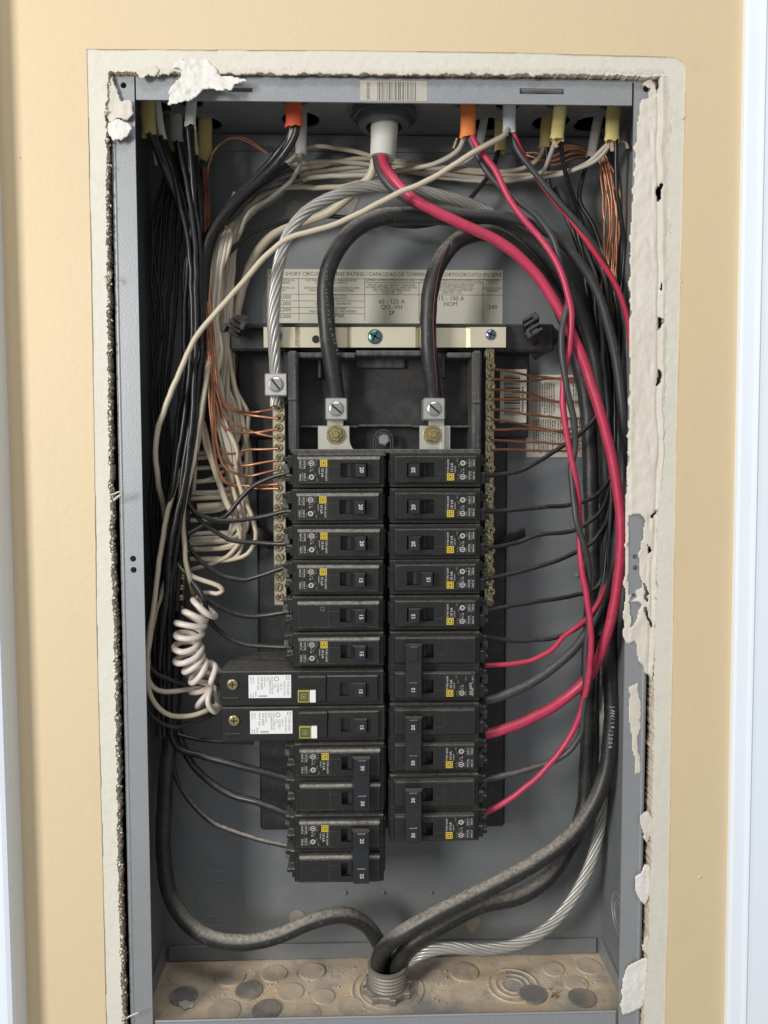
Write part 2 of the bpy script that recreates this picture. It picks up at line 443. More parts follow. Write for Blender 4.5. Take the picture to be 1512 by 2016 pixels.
M['KD'] = mat('dusty_highlit_black_insulation', (0.022, 0.022, 0.022), 0.45, var=[(50, .45, .75, .4, (0.07, 0.065, 0.058))], dust=(1.0, (0.58, 0.52, 0.43), 0.28), bump=(260, .22, .6), speck=(300, .6, .72, .5, (0.10, 0.097, 0.09)))  # real dust, made paler to carry the cables' top highlight as well
M['KG'] = mat('greyed_black_insulation', (0.055, 0.056, 0.058), 0.44, var=[(40, .4, .7, .5, (0.035, 0.035, 0.036)), (160, .55, .72, .5, (0.12, 0.115, 0.105))], dust=(.6, (0.3, 0.27, 0.22)), bump=(260, .15, .5))
M['W'] = mat('cream_insulation', (0.62, 0.535, 0.40), 0.42, var=[(30, .4, .7, .35, (0.53, 0.44, 0.315))], bump=(400, .06, .3))
M['WG'] = mat('grey_white_insulation', (0.52, 0.48, 0.40), 0.42, var=[(30, .4, .7, .35, (0.42, 0.38, 0.31))])
M['WW'] = mat('white_pigtail_insulation', (0.74, 0.66, 0.58), 0.35, dust=(.3, DUST))
M['R'] = mat('pink_red_insulation', (0.53, 0.042, 0.10), 0.4, var=[(40, .45, .7, .5, (0.40, 0.04, 0.065)), (130, .55, .72, .4, (0.66, 0.13, 0.18))], bump=(200, .12, .5), dust=(.25, (0.6, 0.2, 0.17)))
M['RD'] = mat('bright_red_insulation', (0.60, 0.042, 0.09), 0.34, var=[(40, .45, .7, .35, (0.55, 0.03, 0.04))], dust=(.2, (0.6, 0.2, 0.17)))
M['C'] = mat('bare_copper', (0.54, 0.25, 0.14), 0.34, 0.55, var=[(40, .4, .65, .75, (0.24, 0.10, 0.058))])
M['S'] = mat('stranded_aluminium', (0.50, 0.485, 0.45), 0.36, 0.4, var=[(30, .4, .65, .6, (0.36, 0.34, 0.30))], dust=(.45, (0.5, 0.45, 0.37)))

# ------------------------------------------------------------------ setting: wall, opening, trims
X0, X1, ZT, ZB = -149.07, 182.93, 257.1, -389.9       # inner edges of the flange, top lip edge, bottom lip edge
XL, XR, ZF, YB = X0-14, X1+14, ZB-14, 87.0            # outer side walls, floor height, back of box
YW = -5.0                                             # face of the drywall

def lerp_line(tab, t):
    for (a, u), (b, v) in zip(tab, tab[1:]):
        if t <= b: return u + (v-u)*(t-a)/(b-a)
    return tab[-1][1]
def px_loop(left, top, right, bottom, rag, Y, n=(620, 380, 520, 90), seed=0):
    """closed loop of points (X,Z) following edge tables in photo pixels, roughened by rag px"""
    L = []
    def nzv(a, b): 
        return (noise.noise(Vector((a*.035, b, seed)))*1.1 + noise.noise(Vector((a*.13, b, seed+5)))*.8 + noise.noise(Vector((a*.41, b, seed+8)))*.5 + random.uniform(-.45, .45))*rag
    yt0 = lerp_line(top, left[0][1]); yt1 = lerp_line(top, right[0][1])
    for i in range(n[1]):
        x = left[0][1] + (right[0][1]-left[0][1])*i/n[1]
        L.append((x, lerp_line(top, x)+nzv(x, 1.0)))
    for i in range(n[2]):
        y = yt1 + (bottom-yt1)*i/n[2]
        L.append((lerp_line(right, y)+nzv(y, 2.0), y))
    xb1 = lerp_line(right, bottom); xb0 = lerp_line(left, bottom)
    for i in range(n[3]): L.append((xb1+(xb0-xb1)*i/n[3], bottom+nzv(i, 3.0)))
    for i in range(n[0]):
        y = bottom + (yt0-bottom)*i/n[0]
        L.append((lerp_line(left, y)+nzv(y, 4.0), y))
    out = []
    for x, y in L:
        p = at(x, y, Y); out.append((p.x, p.z))
    return out
rag_left = [(140, 215), (170, 212), (230, 206), (260, 209), (420, 209), (620, 211), (900, 214), (1100, 218), (1230, 224), (1480, 229), (1700, 232), (2016, 241), (2120, 243)]
rag_right = [(140, 1318), (220, 1318), (400, 1315), (600, 1311), (900, 1305), (1000, 1297), (1330, 1288), (1480, 1287), (1600, 1284), (1850, 1277), (2016, 1268), (2120, 1265)]
rag_top = [(200, 142), (330, 140), (520, 141), (700, 141), (900, 142), (1100, 144), (1320, 152)]
opening = px_loop(rag_left, rag_top, rag_right, 2085, 3.2, YW, seed=1)
band_left = [(96, 171), (500, 179), (900, 186), (1230, 190), (1700, 202), (2016, 209), (2130, 211)]
band_right = [(112, 1350), (500, 1340), (960, 1329), (1300, 1323), (1700, 1317), (2016, 1308), (2130, 1305)]
band_top = [(150, 97), (700, 100), (1000, 104), (1340, 113), (1352, 116)]
random.seed(3)
band = px_loop(band_left, band_top, band_right, 2125, .55, YW, n=(120, 60, 120, 20), seed=9)
# round the upper corners of the painted edge
def rounded(loop, cx, cz, r, sx):
    out = []
    for x, z in loop:
        dx, dz = (x-cx)*sx, z-cz
        if dx > 0 and dz > 0:
            d = math.hypot(dx, dz)
            if d > r: x, z = cx + sx*dx*r/d, cz + dz*r/d
        out.append((x, z))
    return out
ptr = at(1350, 114, YW); band = rounded(band, ptr.x-9, ptr.z-9, 9, 1)
ptl = at(171, 97, YW); band = rounded(band, ptl.x-3, ptl.z-3, 3, -1) if False else band

big = [(-1100, -1150), (1100, -1150), (1100, 1000), (-1100, 1000)]
wall = plate(big, [band], YW-0.5, YW+0.1, 0, 0).build('wall', [M['paint']], kind='structure')
opened = plate([(-479, -559), (519, -559), (519, 479), (-479, 479)], [opening], YW, YW+12.4, 0, 1)
opened.build('bare_band', [M['primer'], M['gypsum']], wall)
# ridge of paint standing along the cut edge of the coat
rd = MB()
loop = [Vector((x, YW-.55, z)) for x, z in band]; loop.append(loop[0])
seg = []
for i, p in enumerate(loop):
    ok = noise.noise(Vector((p.x*.03, p.z*.03, 2))) > -.15
    if ok: seg.append(p)
    if (not ok or i == len(loop)-1) and len(seg) > 2:
        rd.tube(seg, [0.12+.45*abs(noise.noise(q*.05)) for q in seg], 5); seg = []
    elif not ok: seg = []
rd.build('paint_ridge', M['paint'], wall)
cv = MB()
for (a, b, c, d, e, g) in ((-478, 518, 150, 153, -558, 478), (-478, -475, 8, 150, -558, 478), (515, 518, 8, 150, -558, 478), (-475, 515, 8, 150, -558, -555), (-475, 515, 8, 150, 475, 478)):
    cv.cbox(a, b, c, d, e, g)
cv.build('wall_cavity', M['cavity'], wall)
# crumbs and paper fuzz on the cut edge
random.seed(11)
fz = MB()
def tuft(p, s, kx, rnd=1.0):
    for _ in range(2):
        d = Vector((kx*random.uniform(.3, 1.2), random.uniform(-.6, .9), random.uniform(-1, 1)))*s
        sd = Vector((random.uniform(-.4, .4), random.uniform(-.3, .3), random.uniform(.2, .6)))*s
        a = p; fz.add([a-sd, a+sd, a+d+sd*.3, a+d*.9-sd*.5], [(0, 1, 2, 3)])
        fz.add([a-sd+Vector((0, .6*s, 0)), a+d, a+sd], [(0, 1, 2)])
for i in range(2600):
    y = random.uniform(150, 2030)
    p = at(lerp_line(rag_left, y)+random.uniform(-2.5, 8), y, YW+random.uniform(-.4, 9))
    if noise.noise(Vector((y*.03, 0, 3))) + .4 < random.random()*.9: continue
    tuft(p, random.choice((.3, .4, .5, .7, 1.1)), 1)
for i in range(200):
    x = random.uniform(230, 1300)
    p = at(x, lerp_line(rag_top, x)+random.uniform(-2, 4), YW+random.uniform(0, 7)); tuft(p, random.uniform(.4, 1.2), random.choice((-1, 1)))
for i in range(160):
    y = random.uniform(1340, 2030)
    p = at(lerp_line(rag_right, y)-random.uniform(-2, 4), y, YW+random.uniform(0, 6)); tuft(p, random.uniform(.4, 1.3), -1)
for i in range(1500):
    y = random.uniform(160, 2030); e = random.uniform(0, 11)
    p = at(lerp_line(rag_left, y)+random.uniform(-.5, 4.5), y, YW+e); r = random.uniform(.35, 1.0)
    M_ = Matrix.Translation(p) @ Matrix.Rotation(random.uniform(0, 3), 4, 'Y') @ Matrix.Rotation(random.uniform(0, 3), 4, 'X')
    fz.cbox(-r, r, -r*.7, r*.8, -r*.6, r*.9, r*.3, 0, M_)
fz.build('torn_paper', M['fuzz'], wall, kind='stuff')
st = MB()                                             # two longer strips of torn facing paper
for q in ([(216, 975, -6), (226, 972, -9), (237, 968, -12), (243, 970, -10)], [(224, 985, -6), (232, 978, -9), (240, 974, -11)],
          [(252, 2003, -7), (262, 1998, -10), (272, 1994, -9)], [(205, 545, -6), (216, 540, -9), (219, 548, -8)]):
    st.tube(spline(pxs(q), 1.0), 1.0, 5, flat=.35)
st.build('paper_strip', M['primer'], wall)

# paint nicks and a drip on the wall face
nk = MB()
for x, y, r in ((1377, 1727, 1.3), (1346, 232, 1.2), (1341, 555, .8), (40, 310, .6)):
    p = at(x, y, YW-.5); nk.disc_stack(p, (0, -1, 0), [(0, r), (.5, r*.7), (.7, r*.2)], 10, smooth=True)
nk.build('paint_bump', M['paint'], wall)

def casing(name, b0, b1, side, prof, label):
    """vertical moulding: b0, b1 are the wall-line pixels at top and bottom; prof = [(offset outwards mm, height off wall mm)]"""
    pt, pb = at(b0, 0, YW), at(b1, 2016, YW)
    dirv = (pb-pt).normalized()
    A, B = pt-dirv*650, pb+dirv*680
    mb = MB(); vs = []
    for e in (A, B):
        for o, h in prof: vs.append(e+Vector((side*o, -h, 0)))
    n = len(prof)
    fs = []
    for i in range(n-1): fs.append((i, i+1, n+i+1, n+i) if side < 0 else (n+i, n+i+1, i+1, i))
    mb.add(vs, fs, 0, False)
    mb.add([vs[i] for i in range(n)], [tuple(range(n))]); mb.add([vs[n+i] for i in range(n)], [tuple(range(n))[::-1]])
    return mb.build(name, M['trim'], label=label, cat='door trim')
casing('door_casing', -9, 55, -1, [(0, .4), (0, 17), (1.2, 19.5), (4, 20.5), (60, 20.5), (62, 19), (62, .4)], 'white flat door casing along the left edge of the cream wall')
casing('door_casing', 1463, 1425, 1, [(0, .4), (0, 4), (1.5, 6), (8, 8), (9.5, 10), (10.5, 10.5), (11.8, 9.6), (14, 9.8), (34, 14), (60, 15), (60, .4)], 'white moulded door casing with a thin ridge at right edge of the tan wall')

# ------------------------------------------------------------------ steel enclosure
enc = empty('breaker_box', (0, YB, ZF), 'open grey steel breaker box recessed in the wall opening, cover removed', 'breaker box')
# back
bk = MB(); bk.cbox(XL, XR, YB, YB+1.5, ZF, ZT); bk.build('back_panel', M['inner'], enc)
for x0, x1 in ((XL-1.5, XL-.0), (XR, XR+1.5)):
    s = MB(); s.cbox(x0, x1, 0.2, YB-.05, ZF, ZT); s.build('side_panel', M['inner'], enc)
# top, with round holes where the cables come in
def cell(px, py): return at_z(px, py, ZT)
holes = []
tp_pts = [(305, 44, 11), (340, 64, 11), (404, 70, 12), (375, 36, 9), (592, 62, 14), (578, 30, 10), (756, 42, 22), (921, 30, 10), (1000, 34, 9), (960, 66, 12), (1085, 62, 14), (1098, 30, 9), (1165, 64, 14), (1207, 30, 10)]
def x_at(px, Y, Z):                                   # X of a pixel column at depth Y near height Z
    return at(px, 220, Y).x
for px, Y, r in tp_pts: holes.append(circ(x_at(px, Y, ZT), Y, r, 22))
def merge_ok(h, hs):
    return all(math.hypot(h[0]-g[0], h[1]-g[1]) > h[2]+g[2]+.6 for g in hs)
good = []
for px, Y, r in tp_pts:
    h = (x_at(px, Y, ZT), Y, r)
    while not merge_ok(h, good) and h[2] > 3: h = (h[0], h[1], h[2]-.5)
    good.append(h)
tp = plate([(XL, 0.5), (XR, 0.5), (XR, YB-.1), (XL, YB-.1)], [circ(a, b, c, 22) for a, b, c in good], -.75, .75)
tp.v = [Vector((p.x, p.z, ZT+.75+p.y)) for p in tp.v]
top_panel = tp.build('top_panel', M['inner'], enc)
for a, b, c in good:
    if c > 9:
        q = MB()
        for r_ in (c+1.5, c+5.0): q.disc_stack((a, b, ZT), (0, 0, -1), [(0, r_), (.35, r_-.3), (.35, r_-.9), (0, r_-1.2)], 28, cap0=False, cap1=False)
        q.build('knockout_ring', M['inner'], top_panel)
tb = MB(); tb.cbox(XL+3, XR-3, YB-2.2, YB-.3, ZT-13, ZT-.8, .4); tb.build('corner_tab', M['inner'], enc)
# bottom
fl = MB()
nx, ny = 120, 34
def fh(x, y): return .35*noise.noise(Vector((x*.09, y*.09, 0))) + .5*noise.noise(Vector((x*.03, y*.03, 4)))
vs = [(XL+(XR-XL)*i/nx, .5+(YB-1)*j/ny, ZF+.4+fh(XL+(XR-XL)*i/nx, YB*j/ny)) for j in range(ny+1) for i in range(nx+1)]
fl.add(vs, [(j*(nx+1)+i, j*(nx+1)+i+1, (j+1)*(nx+1)+i+1, (j+1)*(nx+1)+i) for j in range(ny) for i in range(nx)], 0, True)
fl.cbox(XL, XR, .5, YB-.2, ZF-2.5, ZF-1.0)
bottom = fl.build('bottom_panel', M['floor'], enc)
bt = MB(); bt.cbox(XL+4, XR-4, YB-2.2, YB-.3, ZF+1.4, ZF+14, .4); bt.build('corner_tab', M['inner'], enc)
for xx, s in ((XL+1.8, 1), (XR-1.8, -1)):
    q = MB(); q.add([(xx, YB-4, ZF+.5), (xx, YB-4, ZF+16), (xx, 20, ZF+11), (xx, 14, ZF+.5)] + [(xx-s*1.5, YB-4, ZF+.5), (xx-s*1.5, YB-4, ZF+16), (xx-s*1.5, 20, ZF+11), (xx-s*1.5, 14, ZF+.5)],
            [(0, 1, 2, 3), (7, 6, 5, 4), (0, 4, 5, 1), (1, 5, 6, 2), (2, 6, 7, 3), (3, 7, 4, 0)])
    q.build('corner_tab', M['metal'], enc)
kn = [(362, 1919, 64, 'k'), (454, 1922, 64, 'k'), (540, 1917, 56, 'k'), (615, 1913, 54, 'k'), (362, 1961, 60, 'd'), (490, 1951, 58, 'd'), (572, 1953, 56, 'k'), (441, 1990, 70, 'k'), (525, 1988, 62, 'd'),
      (604, 1995, 60, 'k'), (638, 1962, 46, 'k'), (690, 1981, 56, 'k'), (914, 1914, 60, 'k'), (1049, 1958, 60, 'd'), (1089, 1908, 46, 'k'), (1159, 1902, 56, 'k'), (1134, 1936, 52, 'k'), (1146, 1965, 60, 'd')]
random.seed(5)
for px, py, wd, k in kn:
    p = at_z(px, py, ZF+.9); r = wd*(p.y+DIST)/F_PX/2*.96
    if p.y < 7: p.y = 7
    q = MB(); tl = random.uniform(-.03, .03)
    ax = Vector((tl, random.uniform(-.03, .03), 1))
    q.disc_stack(p+Vector((0, 0, -.9)), ax, [(0, r), (1.5 if k == 'd' else 1.1, r), (1.8 if k == 'd' else 1.3, r*.95)], 26)
    q.build('knockout', M['knock_dark'] if k == 'd' else M['knock'], bottom)
p = at_z(1010, 1942, ZF)                              # large concentric knockout
for r_ in (9, 14, 20):
    q = MB(); q.disc_stack(Vector((p.x, p.y, ZF+.3)), (0, 0, 1), [(0, r_), (1.1, r_-.4), (1.1, r_-1.2), (0, r_-1.7)], 40, cap0=False, cap1=False); q.build('knockout_ring', M['floor'], bottom)
for r_ in (23, 28.5):                                # rings pressed round the cable connector
    pc_ = at_z(763, 1925, ZF+10)
    q = MB(); q.disc_stack(Vector((pc_.x, pc_.y, ZF+.3)), (0, 0, 1), [(0, r_), (1.0, r_-.5), (1.0, r_-1.4), (0, r_-2.0)], 44, cap0=False, cap1=False); q.build('knockout_ring', M['floor'], bottom)
# flanges with their screw holes
def hole_px(px, py, r, Y=0): p = at(px, py, Y); return circ(p.x, p.z, r, 16)
fL = plate([(XL, ZF), (X0, ZF), (X0, ZT), (XL, ZT)], [hole_px(243, 168, 2.0), hole_px(262, 1100, 2.1), hole_px(263, 1122, 2.1)], 0, 1.4)
fL.build('flange', M['metal'], enc)
fR = plate([(X1, ZF), (XR, ZF), (XR, ZT), (X1, ZT)], [hole_px(1272, 175, 2.1), hole_px(1250, 1096, 1.7), hole_px(1251, 1118, 1.9), hole_px(1247, 1172, 1.5)], 0, 1.4)
fR.build('flange', M['metal'], enc)
for x in (XL+.3, XR-.3):                              # rolled outer edge of both flanges
    rl = MB(); rl.tube([Vector((x, .9, ZF)), Vector((x, .9, -100)), Vector((x, .9, ZT))], 1.5, 10); rl.build('flange_edge', M['metal'], enc)
# lips top and bottom
lw = [(X0+1.2, ZT-15.2), (X1-1.6, ZT-15.2), (X1-1.6, ZT), (X0+1.2, ZT)]
def slot_px(xa, xb, ya, yb): a = at(xa, yb, -.3); b = at(xb, ya, -.3); return [(a.x, a.z), (b.x, a.z), (b.x, b.z), (a.x, b.z)]
lt = plate(lw, [slot_px(450, 497, 173, 181), slot_px(1023, 1110, 175, 185)], -.4, 1.0)
lip = lt.build('lip', M['metal'], enc)
bl = MB(); bl.cbox(X0+1.8, X1-2, -.4, 1.0, ZB-15.5, ZB, .5); bl.tube([Vector((X0+2, .2, ZB-.3)), Vector((0, .2, ZB-.3)), Vector((X1-2.2, .2, ZB-.3))], 1.0, 8); bl.build('lip', M['metal'], enc)
# bent tongue inside the wide slot
p = at(1066, 180, 1.5); tg = MB(); tg.tube(spline([p+Vector((-14, 1.5, 0)), p+Vector((0, .2, .6)), p+Vector((14, 1.5, 0))], 2), 2.6, 6, flat=.2); tg.build('slot_tongue', M['metal'], lip)
# barcode sticker on the top lip
a, b = at(709, 198, -.6), at(841, 160, -.6)
bs = MB(); bs.cbox(a.x, b.x, -.62, -.42, a.z, b.z, .05); sticker = bs.build('barcode_sticker', M['label_grey'], enc)
random.seed(21)
br = MB(); x = at(743, 180, -.6).x; xe = at(820, 180, -.6).x
while x < xe:
    wd = random.choice((.35, .35, .7, 1.0)); quad(br, x, x+wd, a.z+.4, b.z-.5, -.64); x += wd+random.choice((.35, .5, .9))
for i in range(9): quad(br, at(721, 0, 0).x+.1, at(721, 0, 0).x+2.2, a.z+1+i*1.25, a.z+1.75+i*1.25, -.64)
br.build('barcode_print', M['ink_fade'], sticker)
# dimples and keyholes of the back panel
for px, py, r in ((680, 1757, 2.0), (755, 1757, 2.0), (850, 1757, 1.7), (637, 378, 2.6), (1137, 1132, 2.4), (1145, 945, 1.5)):
    q = MB(); q.disc_stack(at(px, py, YB), (0, -1, 0), [(0, r), (1.0, r*.8), (1.6, r*.3)], 14, smooth=True); q.build('dimple', M['inner'], enc)
for px, py in ((577, 412), (930, 1812), (585, 1806), (690, 392)):
    q = MB(); p = at(px, py, YB-.4)
    prof = [(6.5*math.cos(t), 6.5*math.sin(t)) for t in [math.radians(g) for g in range(-40, 221, 20)]] + [(-2.4, -9.5), (0, -11), (2.4, -9.5)]
    q.add([(p.x+a_, YB-.5, p.z+b_) for a_, b_ in prof], [tuple(range(len(prof)))]); q.build('keyhole_plug', M['knock_dark'] if py < 600 else M['plug'], enc)
for px, py, r in ((425, 1770, 24), (425, 1770, 16), (1195, 1800, 0)):
    if r:
        q = MB(); q.disc_stack(at(px, py, YB), (0, -1, 0), [(0, r), (.28, r-.5), (.28, r-.9), (0, r-1.4)], 40, cap0=False, cap1=False); q.build('knockout_ring', M['inner'], enc)
for r in (10, 16):                                    # ringed knockout on the right side panel
    q = MB(); p = at(1205, 1800, 45); q.disc_stack(Vector((XR, 45, p.z)), (-1, 0, 0), [(0, r), (.5, r-.4), (.5, r-1.0), (0, r-1.4)], 32, cap0=False, cap1=False); q.build('knockout_ring', M['metal'], enc)

# ---- printed stickers on the back panel
YS = YB-.35
def sticker_px(name, xa, ya, xb, yb, Y, matn, lab=None):
    p, q = at(xa, yb, Y), at(xb, ya, Y)
    mb = MB(); mb.cbox(p.x, q.x, Y, Y+.25, p.z, q.z, .05)
    return mb.build(name, matn, enc, label=lab)
rat = sticker_px('rating_sticker', 527, 532, 990, 637, YS, M['label_old'], 'wide yellowed bilingual short circuit rating table')
tx = MB(); YT = YS-.08
def tp_(s, px, py, size, al='CENTER', sx=1.0, bold=0.0, ang=0):
    p = at(px, py, YT); put_text(tx, s, size, p.x, YT, p.z, ang, al, bold, 0, sx)
def hl(xa, xb, y, t=.35): p, q = at(xa, y, YT), at(xb, y, YT); quad(tx, p.x, q.x, p.z-t/2, p.z+t/2, YT)
def vl(x, ya, yb, t=.35): p, q = at(x, ya, YT), at(x, yb, YT); quad(tx, p.x-t/2, p.x+t/2, q.z, p.z, YT)
ttl = 'SERIES SHORT CIRCUIT CURRENT RATING / CAPACIDAD DE CORRIENTE DE CORTOCIRCUITO EN SERIE'
tv, _ = text2d(ttl, 4.2); wd = max(v[0] for v in tv)
tp_(ttl, 531, 539, 4.2, 'LEFT', sx=(at(988, 539, YT).x-at(531, 539, YT).x)/wd)
hl(527, 990, 548); vl(588, 548, 632); vl(718, 548, 632); vl(825, 557, 632); vl(951, 549, 632)
hl(718, 951, 556); hl(527, 990, 579)
for y in (592, 605, 617): hl(527, 717, y)
for s, y in (('10,000', 585), ('25,000', 598), ('42,000', 610), ('22,000', 623)): tp_(s, 573, y, 4.2, 'RIGHT')
for s, px, py, z in (('SYMMETRICAL', 563, 552, 2.4), ('AMPERES', 560, 557, 2.4), ('SIMETRICOS', 565, 567, 2.4), ('KCM', 557, 572, 2.4), ('SQD MAIN BREAKERS OR MAIN BREAKERS', 652, 552, 2.3), ('OR MLO SERVICE SWITCH', 652, 557, 2.3),
     ('DISPOSITIVO PRINCIPAL SQD, INTERRUPTORES', 653, 567, 2.2), ('PRINCIPALES O INTERRUPTOR FUSIBLE', 653, 572, 2.2), ('100-400A TYPE T FUSE', 655, 582, 2.3), ('100-400A FUSIBLE TIPO T', 655, 588, 2.3),
     ('125-400A LA, MH, 100-400A PA', 655, 598, 2.3), ('SQD BOX, 225-1600A', 655, 608, 2.3), ('CAJA DE CIRCUITO, 225-1600 AMPERES', 655, 613, 2.3),
     ('AMPERES INTERRUPTING RATING (AIR) / CAPACIDAD DE INTERRUPCION EN AMPERES (CIA)', 834, 552.5, 2.35), ('METER CENTER TENANT BREAKERS', 771, 561, 2.5), ('INTERRUPTORES DE LOS HABITANTES', 771, 566, 2.5), ('DEL CENTRO DE MEDICION', 771, 571, 2.5), ('10,000 AIR - CIA', 771, 576, 2.5),
     ('LOAD CENTER BRANCH BREAKERS', 888, 561, 2.5), ('INTERRUPTORES DERIVADOS DEL', 888, 566, 2.5), ('CENTRO DE CARGA HOMELINE', 888, 571, 2.5), ('10,000 AIR - CIA', 888, 576, 2.5),
     ('MAXIMUM', 970, 553, 2.5), ('VOLTS', 970, 558, 2.5), ('VOLTS COMO', 970, 568, 2.5), ('MAXIMO', 970, 573, 2.5)):
    tp_(s, px, py, z, sx=.93)
tp_('R-PAK', 664, 622, 4.4)
for s, px, py in (('60 - 125 A', 771, 594), ('QO -VH', 771, 605), ('2P', 771, 616), ('15 - 100 A', 888, 588), ('HOM', 887, 599), ('240', 970, 605)): tp_(s, px, py, 4.8)
tx.build('print', M['ink_black'], rat)
YS0 = YS; YS = 71.7
bc = sticker_px('barcode_sticker', 984, 727, 1037, 832, YS-.2, M['label_old'], 'sticker with a barcode of horizontal bars')
random.seed(8)
q = MB(); yy = 740.0
while yy < 818:
    t = random.choice((1.2, 1.2, 2.2, 3.4)); a, b = at(992, yy+t, YS-.3), at(1024, yy, YS-.3); quad(q, a.x, b.x, a.z, b.z, YS-.3); yy += t+random.choice((1.2, 1.8, 3.0))
for i in range(10): a, b = at(1027, 762+i*5+3, YS-.3), at(1031, 762+i*5, YS-.3); quad(q, a.x, b.x, a.z, b.z, YS-.3)
q.build('barcode_print', M['ink_black'], bc)
YS = YS0
ins = sticker_px('instruction_sticker', 1036, 738, 1164, 900, YS, M['label_old'], 'sticker with small vertical lines of print')
q = MB()
for blk in ((1062, 1092, 752, 818), (1128, 1160, 745, 815), (1050, 1092, 824, 893), (1098, 1158, 822, 893)):
    x = blk[0]
    while x < blk[1]:
        y = blk[2]+random.uniform(0, 4); end = blk[3]-random.choice((0, 2, 4, 18))
        while y < end:
            ln = random.choice((3, 4.5, 6, 8)); a, b = at(x, min(y+ln, end), YS-.1), at(x+2.4, y, YS-.1)
            quad(q, a.x, b.x, a.z, b.z, YS-.1); y += ln+1.3
        x += 4.6
q.build('print', M['ink_fade'], ins)

# side neutral bar on the left side panel, its screws
nb = MB()
a, b = at(366, 880, 48), at(354, 1216, 58)
nbt = MB(); nbt.tube(spline([a, (a+b)/2, b], 10), 3.6, 4)
sidebar = nbt.build('ground_bar', M['bar'], enc)
for i in range(17):
    t = i/16.; p = a.lerp(b, t)+Vector((1.2, -3.2, 0)); q = MB()
    q.disc_stack(p, (.2, -1, 0), [(0, 2.5), (1.1, 2.4), (1.6, 1.7)], 12, smooth=False); q.cbox(p.x-1.9, p.x+1.9, p.y-1.75, p.y-1.5, p.z-.3, p.z+.3, 0, 1)
    q.build('screw', [M['brass'], M['dark']], sidebar)

# ------------------------------------------------------------------ interior: plastic base, strap, lugs, bars
bus = empty('bus_assembly', at(760, 900, 80), 'black plastic bus base with zinc strap, lugs and terminal bars behind the breakers', 'bus assembly')
def bx(mb, xa, ya, xb, yb, Y0, Y1, c=.5, mi=0):
    Ym = Y0
    p, q = at(xa, yb, Ym), at(xb, ya, Ym); mb.cbox(p.x, q.x, Y0, Y1, p.z, q.z, c, mi)
base = MB()
bx(base, 452, 637, 1092, 690, 50, 66, 1.5)            # arms across the top
bx(base, 462, 637, 1000, 646, 44, 50, .8)
bx(base, 470, 690, 1042, 862, 72, 84, 1)              # plate behind the tray
bx(base, 512, 862, 1000, 1636, 74, 84, 2)             # plate behind the breakers
bx(base, 566, 690, 950, 1610, 56, 74, 1)
plastic = base.build('plastic_base', M['base'], bus)
tr = MB()
for xa, xb in ((568, 586), (929, 949)): bx(tr, xa, 690, xb, 888, 30, 56, 1.6)
bx(tr, 586, 694, 700, 704, 34, 56, .8); bx(tr, 700, 690, 830, 700, 34, 56, .8); bx(tr, 880, 694, 929, 704, 34, 56, .8)
bx(tr, 700, 706, 797, 724, 52, 56, .6)
bx(tr, 590, 838, 705, 842, 42, 56, .6); bx(tr, 705, 836, 812, 840, 44, 56, .6); bx(tr, 812, 838, 928, 842, 42, 56, .6)
for x in (629, 873): bx(tr, x-3, 704, x+3, 744, 48, 56, .5)
bx(tr, 572, 884, 948, 893, 28, 56, .8)
bx(tr, 586, 893, 760, 898, 16, 40, .5)
for cx, cy in ((575, 786), (939, 792)): bx(tr, cx-9, cy-3, cx+9, cy+3, 28.5, 40, 1)
tr.build('tray_rib', M['rib'], bus)
# two crumpled plastic clips
for (px, py, sg, bend) in ((464, 642, 1, 0), (1047, 645, -1, 1)):
    q = MB()
    p = at(px, py, 36)
    R = Matrix.Rotation(sg*.55, 4, 'Y') @ Matrix.Rotation(.3*sg, 4, 'X')
    Mx = Matrix.Translation(p) @ R
    for dz in (-5.5, -1.5, 2.5, 5.8): q.cbox(-6.5+abs(dz)*.5, 5.5, -4-dz*.3, 5, dz-1.0, dz+1.4, .5, mat=Mx)
    q.cbox(-3, 3, -2, 16, -7, 7, .8, mat=Mx)
    q.cbox(-8, -4, -5, 2, -8, -2, .8, mat=Mx); q.cbox(3, 7.5, -6, 2, 1, 7.5, .8, mat=Mx)
    q.build('clip', M['base'], bus)
q = MB(); p = at(1072, 672, 58)
q.tube(spline([p+Vector((-9, 4, -10)), p+Vector((2, 0, -2)), p+Vector((8, 0, 6)), p+Vector((3, 3, 9))], 2), 5.2, 10, flat=.6)
q.build('hook', M['base'], bus)
q = MB(); p = at(1012, 1058, 64)
q.tube(spline([p+Vector((-11, 8, -9)), p+Vector((0, 0, 1)), p+Vector((8, 2, 4))], 2), 5.0, 10, flat=.5); q.build('hook', M['base'], bus)
q = MB(); p = at(507, 1052, 64)
q.tube(spline([p+Vector((-6, 2, 4)), p+Vector((0, 0, 1)), p+Vector((10, 8, -9))], 2), 5.0, 10, flat=.5); q.build('hook', M['base'], bus)

